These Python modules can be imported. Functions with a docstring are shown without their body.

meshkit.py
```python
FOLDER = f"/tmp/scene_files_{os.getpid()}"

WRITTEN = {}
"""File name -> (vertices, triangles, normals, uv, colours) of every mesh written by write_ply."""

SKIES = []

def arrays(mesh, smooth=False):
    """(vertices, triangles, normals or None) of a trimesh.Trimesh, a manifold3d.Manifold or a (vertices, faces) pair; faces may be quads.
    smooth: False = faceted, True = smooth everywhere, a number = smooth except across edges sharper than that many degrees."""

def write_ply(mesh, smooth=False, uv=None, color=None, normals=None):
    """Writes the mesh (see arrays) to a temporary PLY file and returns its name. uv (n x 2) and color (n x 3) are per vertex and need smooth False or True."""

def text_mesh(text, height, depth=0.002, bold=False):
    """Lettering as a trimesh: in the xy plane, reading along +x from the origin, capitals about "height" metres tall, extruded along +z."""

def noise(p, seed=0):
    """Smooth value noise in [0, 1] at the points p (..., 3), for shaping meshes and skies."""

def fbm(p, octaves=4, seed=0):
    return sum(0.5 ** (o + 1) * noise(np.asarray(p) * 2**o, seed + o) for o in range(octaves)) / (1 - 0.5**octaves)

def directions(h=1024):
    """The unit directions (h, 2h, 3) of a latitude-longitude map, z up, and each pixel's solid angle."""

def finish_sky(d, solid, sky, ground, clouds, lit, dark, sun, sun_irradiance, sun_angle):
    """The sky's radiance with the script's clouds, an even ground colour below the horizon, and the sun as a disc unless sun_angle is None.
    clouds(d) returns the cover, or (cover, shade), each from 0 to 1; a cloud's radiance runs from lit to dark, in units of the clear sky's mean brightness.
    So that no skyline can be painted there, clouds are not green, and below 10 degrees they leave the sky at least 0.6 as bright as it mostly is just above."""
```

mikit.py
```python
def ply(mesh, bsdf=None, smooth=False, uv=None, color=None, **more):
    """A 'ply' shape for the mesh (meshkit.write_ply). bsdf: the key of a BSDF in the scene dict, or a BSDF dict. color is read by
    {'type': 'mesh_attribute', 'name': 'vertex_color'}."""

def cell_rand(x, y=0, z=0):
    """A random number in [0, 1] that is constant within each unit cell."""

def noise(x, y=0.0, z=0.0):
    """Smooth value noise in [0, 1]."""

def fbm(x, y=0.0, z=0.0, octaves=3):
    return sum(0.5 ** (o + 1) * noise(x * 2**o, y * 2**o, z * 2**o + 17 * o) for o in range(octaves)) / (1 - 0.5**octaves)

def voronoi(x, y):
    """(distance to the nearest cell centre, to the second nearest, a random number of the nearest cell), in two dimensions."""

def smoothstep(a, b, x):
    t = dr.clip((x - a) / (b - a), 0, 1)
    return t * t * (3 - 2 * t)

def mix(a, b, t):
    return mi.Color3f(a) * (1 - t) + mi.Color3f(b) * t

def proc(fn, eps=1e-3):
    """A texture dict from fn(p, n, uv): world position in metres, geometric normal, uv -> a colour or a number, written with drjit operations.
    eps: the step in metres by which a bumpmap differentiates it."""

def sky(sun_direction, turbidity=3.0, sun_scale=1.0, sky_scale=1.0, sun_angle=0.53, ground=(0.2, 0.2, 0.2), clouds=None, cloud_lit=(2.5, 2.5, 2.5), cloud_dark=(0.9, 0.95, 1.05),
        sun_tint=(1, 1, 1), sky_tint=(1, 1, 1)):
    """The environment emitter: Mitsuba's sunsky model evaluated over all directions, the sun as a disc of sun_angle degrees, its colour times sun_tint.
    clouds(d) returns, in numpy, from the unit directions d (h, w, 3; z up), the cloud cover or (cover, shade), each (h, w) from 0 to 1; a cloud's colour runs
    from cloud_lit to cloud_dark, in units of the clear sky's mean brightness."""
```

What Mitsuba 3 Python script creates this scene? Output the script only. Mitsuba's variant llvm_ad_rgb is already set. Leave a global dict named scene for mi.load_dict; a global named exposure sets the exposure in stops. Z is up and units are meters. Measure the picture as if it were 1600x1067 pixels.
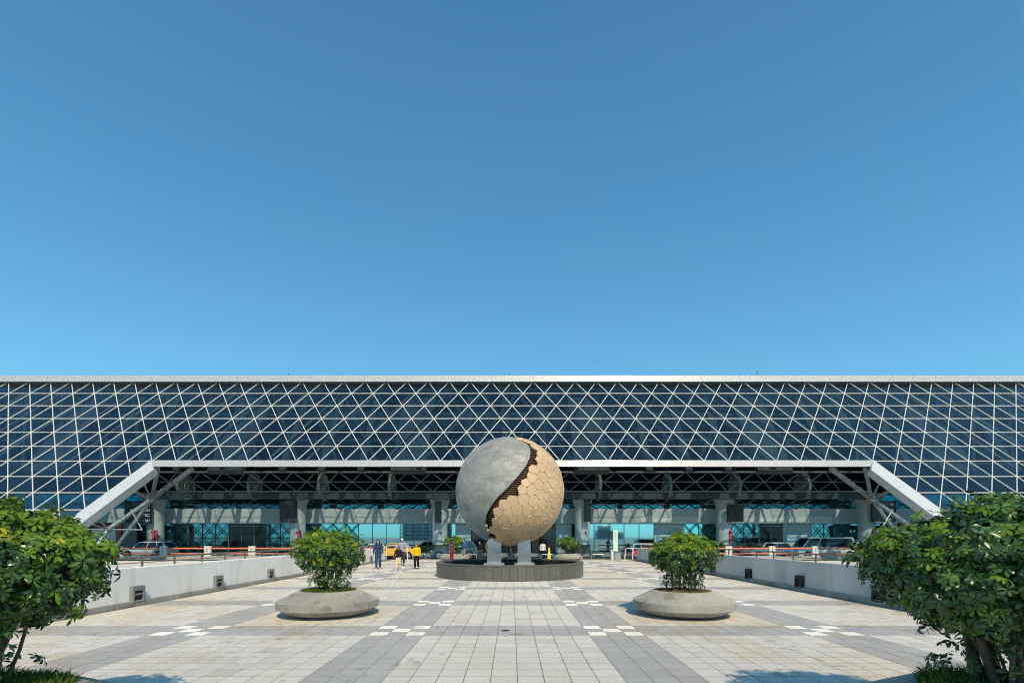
import math, random
import numpy as np, trimesh, mitsuba as mi, drjit as dr, mikit, meshkit, manifold3d as m3
from shapely.geometry import Polygon, Point
from shapely import affinity
from scipy.spatial import SphericalVoronoi

T = mi.ScalarTransform4f
rng = np.random.default_rng(7)
random.seed(7)
scene, labels = {}, {}

# ---------------------------------------------------------------- camera, sky, exposure
EYE = (0.1, 0.0, 1.754)
scene['camera'] = {'type': 'perspective', 'fov_axis': 'x', 'fov': 2 * math.degrees(math.atan(800 / 780)),
                   'near_clip': 0.05, 'far_clip': 6000.0, 'principal_point_offset_x': 0.0, 'principal_point_offset_y': -0.2877,
                   'to_world': T().look_at(origin=list(EYE), target=[EYE[0], 10.0, EYE[2]], up=[0, 0, 1])}
SUN = (0.28, -1.0, 1.02)
def thin_haze(d):
    """a faint pale veil that thins out from the horizon, with hardly visible cirrus streaks"""
    z = np.clip(d[..., 2], 0, 1)
    q = np.stack([d[..., 0] * 2.2 / (z + .25), d[..., 1] * 5.0 / (z + .25), z * 0], -1)
    return 0.10 * np.exp(-z / 0.12) + 0.035 * np.clip(meshkit.fbm(q, 4, 3) - .42, 0, 1) * (z > 0)
scene['sky'] = mikit.sky(SUN, turbidity=2.9, sun_scale=1.0, sky_scale=1.80, ground=(0.22, 0.22, 0.21), sky_tint=(0.58, 1.03, 1.02), sun_tint=(1.0, 0.98, 0.945),
                       clouds=thin_haze, cloud_lit=(1.4, 1.2, 1.1), cloud_dark=(1.5, 1.5, 1.5))
exposure = 1.4

# ---------------------------------------------------------------- helpers
def lin(r, g, b):
    return [float(((x / 255 + 0.055) / 1.055) ** 2.4) if x > 10 else x / 255 / 12.92 for x in (r, g, b)]

def rgb(c):
    return {'type': 'rgb', 'value': [float(x) for x in c]}

def mat(key, base, rough=0.6, metal=0.0, spec=0.5, coat=0.0, two=False, **more):
    b = {'type': 'principled', 'base_color': base if isinstance(base, dict) else rgb(base), 'roughness': rough, 'metallic': metal, 'specular': spec, **more}
    if metal > 0.9 or metal > 0:
        b.pop('specular')
    if coat:
        b['clearcoat'] = coat; b.setdefault('clearcoat_gloss', 0.9)
    scene[key] = {'type': 'twosided', 'bsdf': b} if two else b

USED, COUNT = set(), {}
def numbered(name):
    if name in USED:
        k = COUNT.get(name, 0) + 1
        COUNT[name] = k
        name = f'{name}_{k:03d}'
    USED.add(name)
    return name

def thing(name, label, cat, group=None, kind=None):
    key = numbered(name)
    labels[key] = {'label': label}
    if cat: labels[key]['category'] = cat
    if group: labels[key]['group'] = group
    if kind: labels[key]['kind'] = kind
    return key

def tri(mesh):
    if isinstance(mesh, (list,)):
        mesh = trimesh.util.concatenate([tri(x) for x in mesh])
    if hasattr(mesh, 'to_mesh'):
        q = mesh.to_mesh()
        mesh = trimesh.Trimesh(q.vert_properties[:, :3], q.tri_verts, process=False)
    return mesh

def part(parent, name, mesh, m, smooth=False, label=None, kind=None, tw=None):
    """one entry below parent; mesh may be a ready ply dict"""
    key = numbered(parent + '__' + name)
    d = dict(mesh) if isinstance(mesh, dict) else mikit.ply(tri(mesh), m, smooth=smooth)
    if tw is not None: d['to_world'] = tw
    scene[key] = d
    if label or kind:
        labels[key] = {}
        if label: labels[key]['label'] = label
        if kind: labels[key]['kind'] = kind
    return key

def single(name, mesh, m, label, cat=None, group=None, kind=None, smooth=False):
    key = thing(name, label, cat, group, kind)
    scene[key] = mikit.ply(tri(mesh), m, smooth=smooth)
    return key

def hull(pts):
    return trimesh.Trimesh(*_hull(np.asarray(pts, float)), process=False)

def _hull(p):
    q = m3.Manifold.hull_points(p).to_mesh()
    return q.vert_properties[:, :3], q.tri_verts

def cbox(size, center=(0, 0, 0), c=0.01):
    """box with chamfered edges"""
    h = np.array(size, float) / 2
    c = min(c, 0.45 * h.min() * 2)
    pts = []
    for s in np.array(np.meshgrid([-1, 1], [-1, 1], [-1, 1])).T.reshape(-1, 3):
        for k in range(3):
            q = h - c; q[k] = h[k]
            pts.append(s * q)
    return hull(np.array(pts) + np.array(center))

def box(size, center=(0, 0, 0)):
    b = trimesh.creation.box(size); b.apply_translation(center); return b

def tube(points, radii, sides=8, caps=True):
    p = np.asarray(points, float)
    n = len(p)
    r = np.broadcast_to(np.asarray(radii, float), (n,))
    t = np.gradient(p, axis=0) if n > 2 else np.repeat((p[1] - p[0])[None], n, 0)
    t = t / (np.linalg.norm(t, axis=1, keepdims=True) + 1e-12)
    a = np.zeros_like(t)
    ref = np.array([0, 0, 1.0]) if abs(t[0, 2]) < 0.9 else np.array([1.0, 0, 0])
    x = np.cross(t[0], ref); x /= np.linalg.norm(x)
    for i in range(n):
        x = x - t[i] * (x @ t[i]); x /= np.linalg.norm(x) + 1e-12
        a[i] = x
    b = np.cross(t, a)
    ang = np.arange(sides) * 2 * np.pi / sides
    v = p[:, None] + r[:, None, None] * (np.cos(ang)[None, :, None] * a[:, None] + np.sin(ang)[None, :, None] * b[:, None])
    v = v.reshape(-1, 3)
    i, j = np.meshgrid(np.arange(n - 1), np.arange(sides), indexing='ij')
    j2 = (j + 1) % sides
    q = np.stack([i * sides + j, i * sides + j2, (i + 1) * sides + j2, (i + 1) * sides + j], -1).reshape(-1, 4)
    f = [q[:, [0, 1, 2]], q[:, [0, 2, 3]]]
    if caps:
        k = np.arange(1, sides - 1)
        f.append(np.stack([k * 0, k + 1, k], 1))
        o = (n - 1) * sides
        f.append(np.stack([k * 0 + o, k + o, k + 1 + o], 1))
    return trimesh.Trimesh(v, np.vstack(f), process=False)

def bar(p0, p1, w, d, nrm):
    """square bar from p0 to p1; w across, d along nrm (outer face proud by d/2)"""
    p0, p1, nrm = (np.asarray(x, float) for x in (p0, p1, nrm))
    t = p1 - p0; L = np.linalg.norm(t); t /= L
    nrm = nrm - t * (nrm @ t); nrm /= np.linalg.norm(nrm)
    s = np.cross(nrm, t)
    b = trimesh.creation.box((w, L, d))
    M = np.eye(4); M[:3, 0] = s; M[:3, 1] = t; M[:3, 2] = nrm; M[:3, 3] = (p0 + p1) / 2
    b.apply_transform(M); return b

def lathe(profile, n=64):
    """closed or open profile [(r, z)] revolved about z"""
    pr = np.asarray(profile, float)
    ang = np.arange(n) * 2 * np.pi / n
    v = np.stack([pr[:, None, 0] * np.cos(ang), pr[:, None, 0] * np.sin(ang), np.repeat(pr[:, 1:], n, 1)], -1).reshape(-1, 3)
    i, j = np.meshgrid(np.arange(len(pr) - 1), np.arange(n), indexing='ij')
    j2 = (j + 1) % n
    q = np.stack([i * n + j, i * n + j2, (i + 1) * n + j2, (i + 1) * n + j], -1).reshape(-1, 4)
    f = np.vstack([q[:, [0, 1, 2]], q[:, [0, 2, 3]]])
    m = trimesh.Trimesh(v, f, process=False)
    ar = m.area_faces > 1e-10
    m.update_faces(ar); return m

def quad(a, b, c, d):
    return trimesh.Trimesh(np.array([a, b, c, d], float), [[0, 1, 2], [0, 2, 3]], process=False)

def prism(poly2, y0, y1, axis='y'):
    """polygon in (x, z) extruded along y"""
    g = Polygon(poly2)
    m = trimesh.creation.extrude_polygon(g, y1 - y0, engine='earcut')
    v = m.vertices.copy()
    m = trimesh.Trimesh(np.stack([v[:, 0], y0 + (y1 - y0) - v[:, 2], v[:, 1]], 1), m.faces, process=False)
    m.fix_normals(); return m

def text_facing(text, height, x, y, z, depth=0.01, bold=True):
    m = meshkit.text_mesh(text, height, depth, bold)
    m.apply_transform(trimesh.transformations.rotation_matrix(math.pi / 2, [1, 0, 0]))
    m.apply_translation([x, y, z]); return m

# ---------------------------------------------------------------- materials
N, FB, SS = mikit.noise, mikit.fbm, mikit.smoothstep
def C3(c): return mi.Color3f(*[float(x) for x in c])
def fmod(x, k): return x - k * dr.floor(x / k)

def paving_fn(p, n, uv):
    ix, iy = dr.floor((p.x - 1 / 6) * 3), dr.floor(p.y * 3 + 1e-3)
    mx, my = fmod(ix, 12), fmod(iy, 12)
    strip, band = (mx > 3.5) & (mx < 6.5), (my > 2.5) & (my < 5.5)
    white = strip & band & (fmod(mx + my + 1, 2) < 0.5)
    r = mikit.cell_rand(ix, iy, 3.0); r2 = mikit.cell_rand(ix, iy, 5.0)
    light = mikit.mix(C3((0.475, 0.46, 0.42)), C3((0.54, 0.525, 0.485)), r)
    light = dr.select(r2 > 0.95, light * mi.Color3f(0.92, 0.91, 0.88), light)
    grey = mikit.mix(C3((0.315, 0.315, 0.315)), C3((0.36, 0.36, 0.355)), r)
    col = dr.select(strip | band, grey, light)
    col = dr.select(white, C3((0.72, 0.715, 0.68)), col)
    pink = (iy > 117.5)
    col = dr.select(pink, mikit.mix(C3((0.42, 0.34, 0.30)), C3((0.48, 0.40, 0.35)), r), col)
    spk = N(p.x * 55, p.y * 55) * 0.55 + N(p.x * 140, p.y * 140) * 0.45
    col = col * (0.86 + 0.28 * spk)
    big = FB(p.x * 0.55, p.y * 0.4 + 7.0, 0.0, 4)
    col = col * (0.94 + 0.12 * big)
    # worn rusty water stains that run off the planters and along the parapets
    d1 = dr.minimum(dr.sqrt(dr.square(dr.abs(p.x) - 4) + dr.square(p.y - 11.2)), dr.sqrt(dr.square(dr.abs(p.x) - 4) + dr.square(p.y - 3.5)))
    s = SS(0.45, 0.75, FB(p.x * 1.3 + 3, p.y * 1.1, 4.0, 4)) * (0.25 + 0.75 * SS(1.2, 2.6, dr.abs(p.x)))
    ring = SS(2.3, 1.0, d1) * (0.35 + 0.65 * FB(p.x * 3, p.y * 3, 9.0, 3))
    edge = SS(7.4, 9.4, dr.abs(p.x)) * FB(p.x * 2.0, p.y * 0.8, 2.0, 3)
    t = dr.clip(0.75 * s + ring + 0.8 * edge, 0, 1)
    col = col * mikit.mix(C3((1, 1, 1)), C3((0.93, 0.80, 0.60)), t * 0.6)
    spots = SS(0.80, 0.86, N(p.x * 7.3, p.y * 7.3, 30.0)) * SS(0.5, 0.7, N(p.x * 1.1, p.y * 1.1, 8.0))
    return col * (1 - 0.28 * spots)
scene['paving'] = {'type': 'principled', 'base_color': mikit.proc(paving_fn), 'roughness': 0.62, 'specular': 0.35}

def bed_fn(p, n, uv):
    return mikit.mix(C3((0.10, 0.085, 0.065)), C3((0.24, 0.19, 0.13)), FB(p.x * 1.7, p.y * 1.7, 1.0, 3))
scene['joint_sand'] = {'type': 'diffuse', 'reflectance': mikit.proc(bed_fn)}

def concrete_fn(p, n, uv):
    a = dr.atan2(p.y - dr.round(p.y / 0.5) * 0.0, p.x)
    streak = N(p.x * 17 + p.y * 13, p.y * 17 - p.x * 9, p.z * 0.8) * 0.6 + N(p.x * 41, p.y * 41, p.z * 1.5) * 0.4
    big = FB(p.x * 1.6, p.y * 1.6, p.z * 1.6, 4)
    fine = N(p.x * 70, p.y * 70, p.z * 70)
    v = 0.19 + 0.25 * big + 0.12 * (streak - 0.5) + 0.06 * (fine - 0.5)
    col = C3((1.0, 0.96, 0.85)) * v
    lich = SS(0.56, 0.74, FB(p.x * 4 + 5, p.y * 4, p.z * 4, 3))
    return mikit.mix(col, col * mi.Color3f(0.72, 0.72, 0.62), lich)
scene['weathered_concrete'] = {'type': 'principled', 'base_color': mikit.proc(concrete_fn), 'roughness': 0.85, 'specular': 0.25}

def white_wall_fn(p, n, uv):
    st = N(p.y * 3.1, p.x * 2.0, p.z * 0.35) * 0.6 + N(p.y * 11.0, p.x, p.z * 0.9) * 0.4
    big = FB(p.y * 0.5, p.z * 0.9, p.x * 0.2, 4)
    v = 0.80 + 0.08 * (big - 0.5)
    col = C3((1.0, 0.97, 0.92)) * v
    dirt = SS(0.55, 0.85, st) * (0.5 + 0.5 * SS(0.0, 1.0, p.z))
    col = mikit.mix(col, col * mi.Color3f(0.80, 0.77, 0.70), dirt)
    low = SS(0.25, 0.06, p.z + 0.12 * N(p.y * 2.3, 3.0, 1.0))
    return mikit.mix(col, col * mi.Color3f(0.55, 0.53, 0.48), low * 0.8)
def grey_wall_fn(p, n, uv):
    return white_wall_fn(p, n, uv) * C3((0.70, 0.69, 0.68)) * (0.86 + 0.28 * N(p.y * 2.4, p.x, p.z * 0.3))  # white wall with its shade put into the colour, plus random streaks
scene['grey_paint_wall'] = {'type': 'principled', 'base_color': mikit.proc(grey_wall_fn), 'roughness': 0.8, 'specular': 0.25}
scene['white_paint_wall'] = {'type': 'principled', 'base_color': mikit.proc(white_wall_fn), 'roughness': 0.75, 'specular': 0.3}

def granite_fn(p, n, uv):
    s = N(p.x * 38, p.y * 38, p.z * 38) * 0.6 + N(p.x * 95, p.y * 95, p.z * 95) * 0.4
    w = N(p.x * 4 + p.y * 3, 2.0, p.z * 0.7)
    v = 0.045 + 0.11 * s + 0.03 * (w - 0.5)
    return C3((1.0, 0.98, 0.84)) * v * 1.15
scene['dark_granite'] = {'type': 'principled', 'base_color': mikit.proc(granite_fn), 'roughness': 0.42, 'specular': 0.5}

def shell_fn(p, n, uv):
    x, y, z = p.x, p.y, p.z
    mott = FB(x * 2.1 + 4, y * 2.1, z * 2.1, 4)
    scr = N(x * 26 + 9 * N(x * 4, y * 4, z * 4), y * 26, z * 9) * 0.5 + N(x * 8, y * 8, z * 30) * 0.5
    v = 0.17 + 0.20 * mott + 0.16 * (scr - 0.5)
    col = C3((1.0, 0.995, 0.94)) * v
    pale = SS(0.57, 0.72, FB(x * 3.3, y * 3.3 + 9, z * 3.3, 4))
    col = mikit.mix(col, C3((0.40, 0.40, 0.36)), pale * 0.55)
    return mikit.mix(col, col * mi.Color3f(0.86, 0.98, 1.0), SS(3.6, 1.6, z))
scene['grey_patina'] = {'type': 'principled', 'base_color': mikit.proc(shell_fn), 'roughness': 0.58, 'metallic': 0.08}

def plate_fn(p, n, uv):
    m = FB(p.x * 1.5, p.y * 1.5, p.z * 1.5, 4) * 1.3 - 0.15
    f = N(p.x * 34, p.y * 34, p.z * 34)
    col = mikit.mix(C3((0.57, 0.37, 0.21)), C3((0.77, 0.54, 0.33)), m)
    return col * (0.86 + 0.28 * f)
scene['bronze_plate'] = {'type': 'principled', 'base_color': mikit.proc(plate_fn), 'roughness': 0.46, 'metallic': 0.25}
mat('bronze_dark', (0.15, 0.09, 0.055), 0.5, 0.3)
mat('bronze_under', (0.26, 0.16, 0.09), 0.6, 0.2)
mat('steel_pedestal', (0.50, 0.55, 0.62), 0.3, 0.85)
mat('granite_slab', (0.22, 0.22, 0.20), 0.6)

mat('white_frame', (0.64, 0.63, 0.60), 0.5)
mat('panel_white', (0.55, 0.57, 0.585), 0.4, 0.15)
mat('fascia_metal', (0.37, 0.385, 0.40), 0.5, coat=1.0, clearcoat_gloss=0.78)
scene['facade_glass'] = {'type': 'thindielectric', 'int_ior': 1.75, 'specular_transmittance': rgb((0.48, 0.60, 0.66)), 'specular_reflectance': rgb((0.80, 0.92, 1.0))}
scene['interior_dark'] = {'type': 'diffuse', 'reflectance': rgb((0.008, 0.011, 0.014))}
mat('interior_teal', (0.10, 0.26, 0.30), 0.4)
mat('grey_steel', (0.30, 0.33, 0.33), 0.45, 0.2)
mat('dark_steel', (0.045, 0.06, 0.065), 0.5)
mat('lattice_grey', (0.12, 0.14, 0.14), 0.5)
mat('disc_grey', (0.14, 0.17, 0.165), 0.5)
mat('light_steel', (0.50, 0.52, 0.52), 0.35, 0.5)
mat('band_panel', (0.55, 0.60, 0.60), 0.55)
mat('cream_panel', (0.74, 0.78, 0.72), 0.5)
mat('column_cladding', (0.62, 0.66, 0.64), 0.38)
mat('mirror_glass', (0.32, 0.55, 0.60), 0.03, 1.0)
for i, (t_, r_) in enumerate(((0.52, 0.92), (0.48, 1.0), (0.56, 0.80))):
    scene[f'facade_glass_{i}'] = {'type': 'thindielectric', 'int_ior': 1.75, 'specular_transmittance': rgb((t_, t_ * 1.25, t_ * 1.38)), 'specular_reflectance': rgb((0.95 * r_, 0.96 * r_, 0.93 * r_))}
mat('upper_glass', (0.03, 0.19, 0.25), 0.03, 1.0)
mat('teal_glass', (0.18, 0.52, 0.58), 0.03, 1.0)
mat('dark_glass', (0.012, 0.02, 0.026), 0.08, 0.0, 0.6)
mat('black_board', (0.010, 0.014, 0.018), 0.35)
mat('sign_white', (0.72, 0.74, 0.74), 0.5)
mat('sign_grey', (0.20, 0.22, 0.23), 0.5)
mat('sign_red', (0.62, 0.03, 0.04), 0.5)
mat('mint_sign', (0.62, 0.76, 0.62), 0.5)
mat('poster_blue', (0.06, 0.22, 0.42), 0.4)
mat('poster_sky', (0.42, 0.60, 0.68), 0.4)
mat('brown_wood', (0.24, 0.085, 0.035), 0.5)
mat('red_brown', (0.10, 0.03, 0.025), 0.6)

def asphalt_fn(p, n, uv):
    v = 0.05 + 0.03 * FB(p.x * 0.7, p.y * 0.7, 0.0, 4) + 0.02 * N(p.x * 40, p.y * 40)
    return C3((1.0, 1.02, 1.02)) * v
scene['asphalt'] = {'type': 'principled', 'base_color': mikit.proc(asphalt_fn), 'roughness': 0.8, 'specular': 0.3}
def pale_ground_fn(p, n, uv):
    v = 0.40 + 0.12 * (FB(p.x * 0.35, p.y * 0.35, 3.0, 5) - 0.5) + 0.05 * (N(p.x * 9, p.y * 9) - 0.5)
    return C3((1.0, 0.97, 0.90)) * v
scene['pale_concrete'] = {'type': 'principled', 'base_color': mikit.proc(pale_ground_fn), 'roughness': 0.85, 'specular': 0.25}
mat('kerb_stone', (0.36, 0.35, 0.33), 0.8)
mat('orange_paint', (0.64, 0.19, 0.11), 0.45)
mat('post_white', (0.70, 0.69, 0.63), 0.6)
mat('rail_brown', (0.24, 0.20, 0.17), 0.35, 0.5)
mat('lamp_case', (0.20, 0.20, 0.195), 0.55)
mat('black_matte', (0.012, 0.012, 0.013), 0.6)
mat('stainless', (0.62, 0.62, 0.60), 0.25, 0.9)
mat('pipe_white', (0.74, 0.73, 0.70), 0.4)
mat('yellow_plastic', (0.72, 0.60, 0.06), 0.45)
mat('cabinet_grey', (0.30, 0.32, 0.33), 0.6)
mat('cabinet_white', (0.62, 0.68, 0.66), 0.5)

def leafmat(key, c, rough=0.27, trans=0.45):
    scene[key] = {'type': 'principledthin', 'base_color': rgb(c), 'roughness': rough, 'diff_trans': trans, 'spec_trans': 0.0, 'eta': 1.45}
mat('leaf_dark', (0.030, 0.070, 0.018), 0.34, spec=0.45, coat=0.3, two=True)
mat('leaf_mid', (0.070, 0.145, 0.028), 0.34, spec=0.45, coat=0.3, two=True)
leafmat('leaf_lime', (0.15, 0.26, 0.04))
leafmat('leaf_gold', (0.46, 0.43, 0.05))
leafmat('grass_green', (0.11, 0.17, 0.035), 0.5)
leafmat('grass_dry', (0.26, 0.19, 0.08), 0.6)
mat('bark', (0.115, 0.085, 0.06), 0.85)
mat('soil', (0.10, 0.065, 0.04), 0.95)

mat('car_white', (0.74, 0.76, 0.77), 0.25, coat=1.0)
mat('car_silver', (0.40, 0.43, 0.45), 0.3, 0.6)
mat('car_blue', (0.06, 0.11, 0.16), 0.28, 0.4)
mat('car_yellow', (0.75, 0.42, 0.015), 0.28, coat=1.0)
mat('car_dark', (0.02, 0.022, 0.025), 0.25, coat=1.0)
mat('tyre', (0.018, 0.018, 0.018), 0.8)
mat('rim', (0.42, 0.43, 0.44), 0.3, 0.8)
mat('car_glass', (0.012, 0.022, 0.026), 0.05, 0.0, 0.8)
mat('tail_red', (0.4, 0.02, 0.02), 0.3)
mat('head_lamp', (0.75, 0.77, 0.78), 0.15)
for k, c in dict(skin=(0.52, 0.33, 0.24), hair=(0.012, 0.010, 0.009), navy=(0.025, 0.045, 0.11), navy_jeans=(0.035, 0.065, 0.13), cloth_black=(0.012, 0.012, 0.016), cream_cloth=(0.66, 0.55, 0.40),
                 yellow_cloth=(0.80, 0.50, 0.01), grey_cloth=(0.30, 0.32, 0.40), char_cloth=(0.045, 0.045, 0.05), purple_cloth=(0.10, 0.055, 0.09), maroon_cloth=(0.20, 0.02, 0.035),
                 blue_cloth=(0.045, 0.115, 0.28), grey_trouser=(0.24, 0.23, 0.25), white_cloth=(0.75, 0.74, 0.72), red_cloth=(0.4, 0.03, 0.03), olive_cloth=(0.10, 0.12, 0.03)).items():
    mat(k, c, 0.5 if k == 'skin' else 0.85, spec=0.3)
# ---------------------------------------------------------------- ground, road, plaza
def sheet(x0, x1, y0, y1, z):
    return quad((x0, y0, z), (x1, y0, z), (x1, y1, z), (x0, y1, z))
single('ground', sheet(-3000, 3000, -3000, 3000, -0.45), 'pale_concrete', 'pale concrete ground that reaches to the horizon', kind='structure')
single('road', box((240, 11.6, 0.2), (0, 46.7, -0.3)), 'asphalt', 'dark asphalt drop-off road in front of the glass doors', kind='structure')
k = thing('forecourt', 'sunlit pale concrete forecourt beside the plaza', None, kind='structure')
for s in (-1, 1):
    part(k, 'slab', box((60, 60.9, 0.3), (s * (9.9 + 30), 10.4, -0.262)), 'pale_concrete')
pav = thing('pavement', 'raised stone pavement under the terminal columns', None, kind='structure')
part(pav, 'slab', box((240, 8.0, 0.5), (0, 56.5, -0.15)), 'granite_slab')
part(pav, 'kerb', cbox((240, 0.3, 0.5), (0, 52.35, -0.147), 0.02), 'kerb_stone')
plaza = thing('plaza', 'tiled pedestrian plaza of pale and grey square pavers', None, kind='structure')
part(plaza, 'bed', box((19.1, 48.6, 0.4), (0, 16.2, -0.2042)), 'joint_sand')
part(plaza, 'kerb', cbox((19.1, 0.3, 0.4), (0, 40.66, -0.196), 0.02), 'kerb_stone')

def tiles(ix, iy):
    """pavers of the cells (ix, iy) as one mesh: chamfered tops, tiny differences in level"""
    x0, y0 = 1 / 6 + ix / 3, iy / 3
    gx, gy, ch = 0.005, 0.0085, 0.0018
    r = np.random.default_rng(5)
    dz = r.uniform(-0.0012, 0.0012, (len(ix), 4)) * 0 + r.uniform(-0.0016, 0.0, (len(ix), 1)) + r.uniform(-0.0006, 0.0006, (len(ix), 4))
    cx = np.stack([x0 + gx, x0 + 1 / 3 - gx, x0 + 1 / 3 - gx, x0 + gx], 1)
    cy = np.stack([y0 + gy, y0 + gy, y0 + 1 / 3 - gy, y0 + 1 / 3 - gy], 1)
    mx, my = cx.mean(1, keepdims=True), cy.mean(1, keepdims=True)
    tx, ty = cx - np.sign(cx - mx) * ch, cy - np.sign(cy - my) * ch
    top = np.stack([tx, ty, dz], -1)
    mid = np.stack([cx, cy, dz - ch], -1)
    bot = np.stack([cx, cy, np.full_like(dz, -0.03)], -1)
    v = np.concatenate([top, mid, bot], 1)
    q = [[0, 1, 2], [0, 2, 3]]
    for o in (0, 4):
        for i in range(4):
            j = (i + 1) % 4
            q += [[o + 4 + i, o + 4 + j, o + j], [o + 4 + i, o + j, o + i]]
    f = (np.array(q)[None] + (np.arange(len(ix)) * 12)[:, None, None]).reshape(-1, 3)
    return trimesh.Trimesh(v.reshape(-1, 3), f, process=False)

IX, IY = np.meshgrid(np.arange(-29, 28), np.arange(-24, 121))
IX, IY = IX.ravel(), IY.ravel()
cxy = np.stack([1 / 6 + (IX + 0.5) / 3, (IY + 0.5) / 3], 1)
basin_in = np.hypot(cxy[:, 0], cxy[:, 1] - 23.4) < 3.1
IX, IY, cxy = IX[~basin_in], IY[~basin_in], cxy[~basin_in]
pxs = 800 + (cxy[:, 0] - EYE[0]) / np.maximum(cxy[:, 1], 0.1) * 780
seen = (cxy[:, 1] > 6.0) & (pxs > 140) & (pxs < 1400)
order = np.where(seen, cxy[:, 1] * 100 + np.abs(cxy[:, 0]), 1e9).argsort()[:300]
near = np.zeros(len(IX), bool); near[order] = True
for i in order:
    part(plaza, 'paving_tile', tiles(IX[i:i + 1], IY[i:i + 1]), 'paving')
part(plaza, 'paving', tiles(IX[~near], IY[~near]), 'paving', kind='stuff')

k = thing('floor_drain', 'small dark round drain cover in the grey band of pavers', 'drain')
part(k, 'cover', lathe([(0, .006), (.06, .006), (.075, .0)][::-1], 24).apply_translation((-.03, 9.45, 0)), 'black_matte')
part(k, 'ring', lathe([(.09, .0), (.088, .008), (.078, .008), (.076, .0)], 24).apply_translation((-.03, 9.45, 0)), 'lamp_case')
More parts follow.
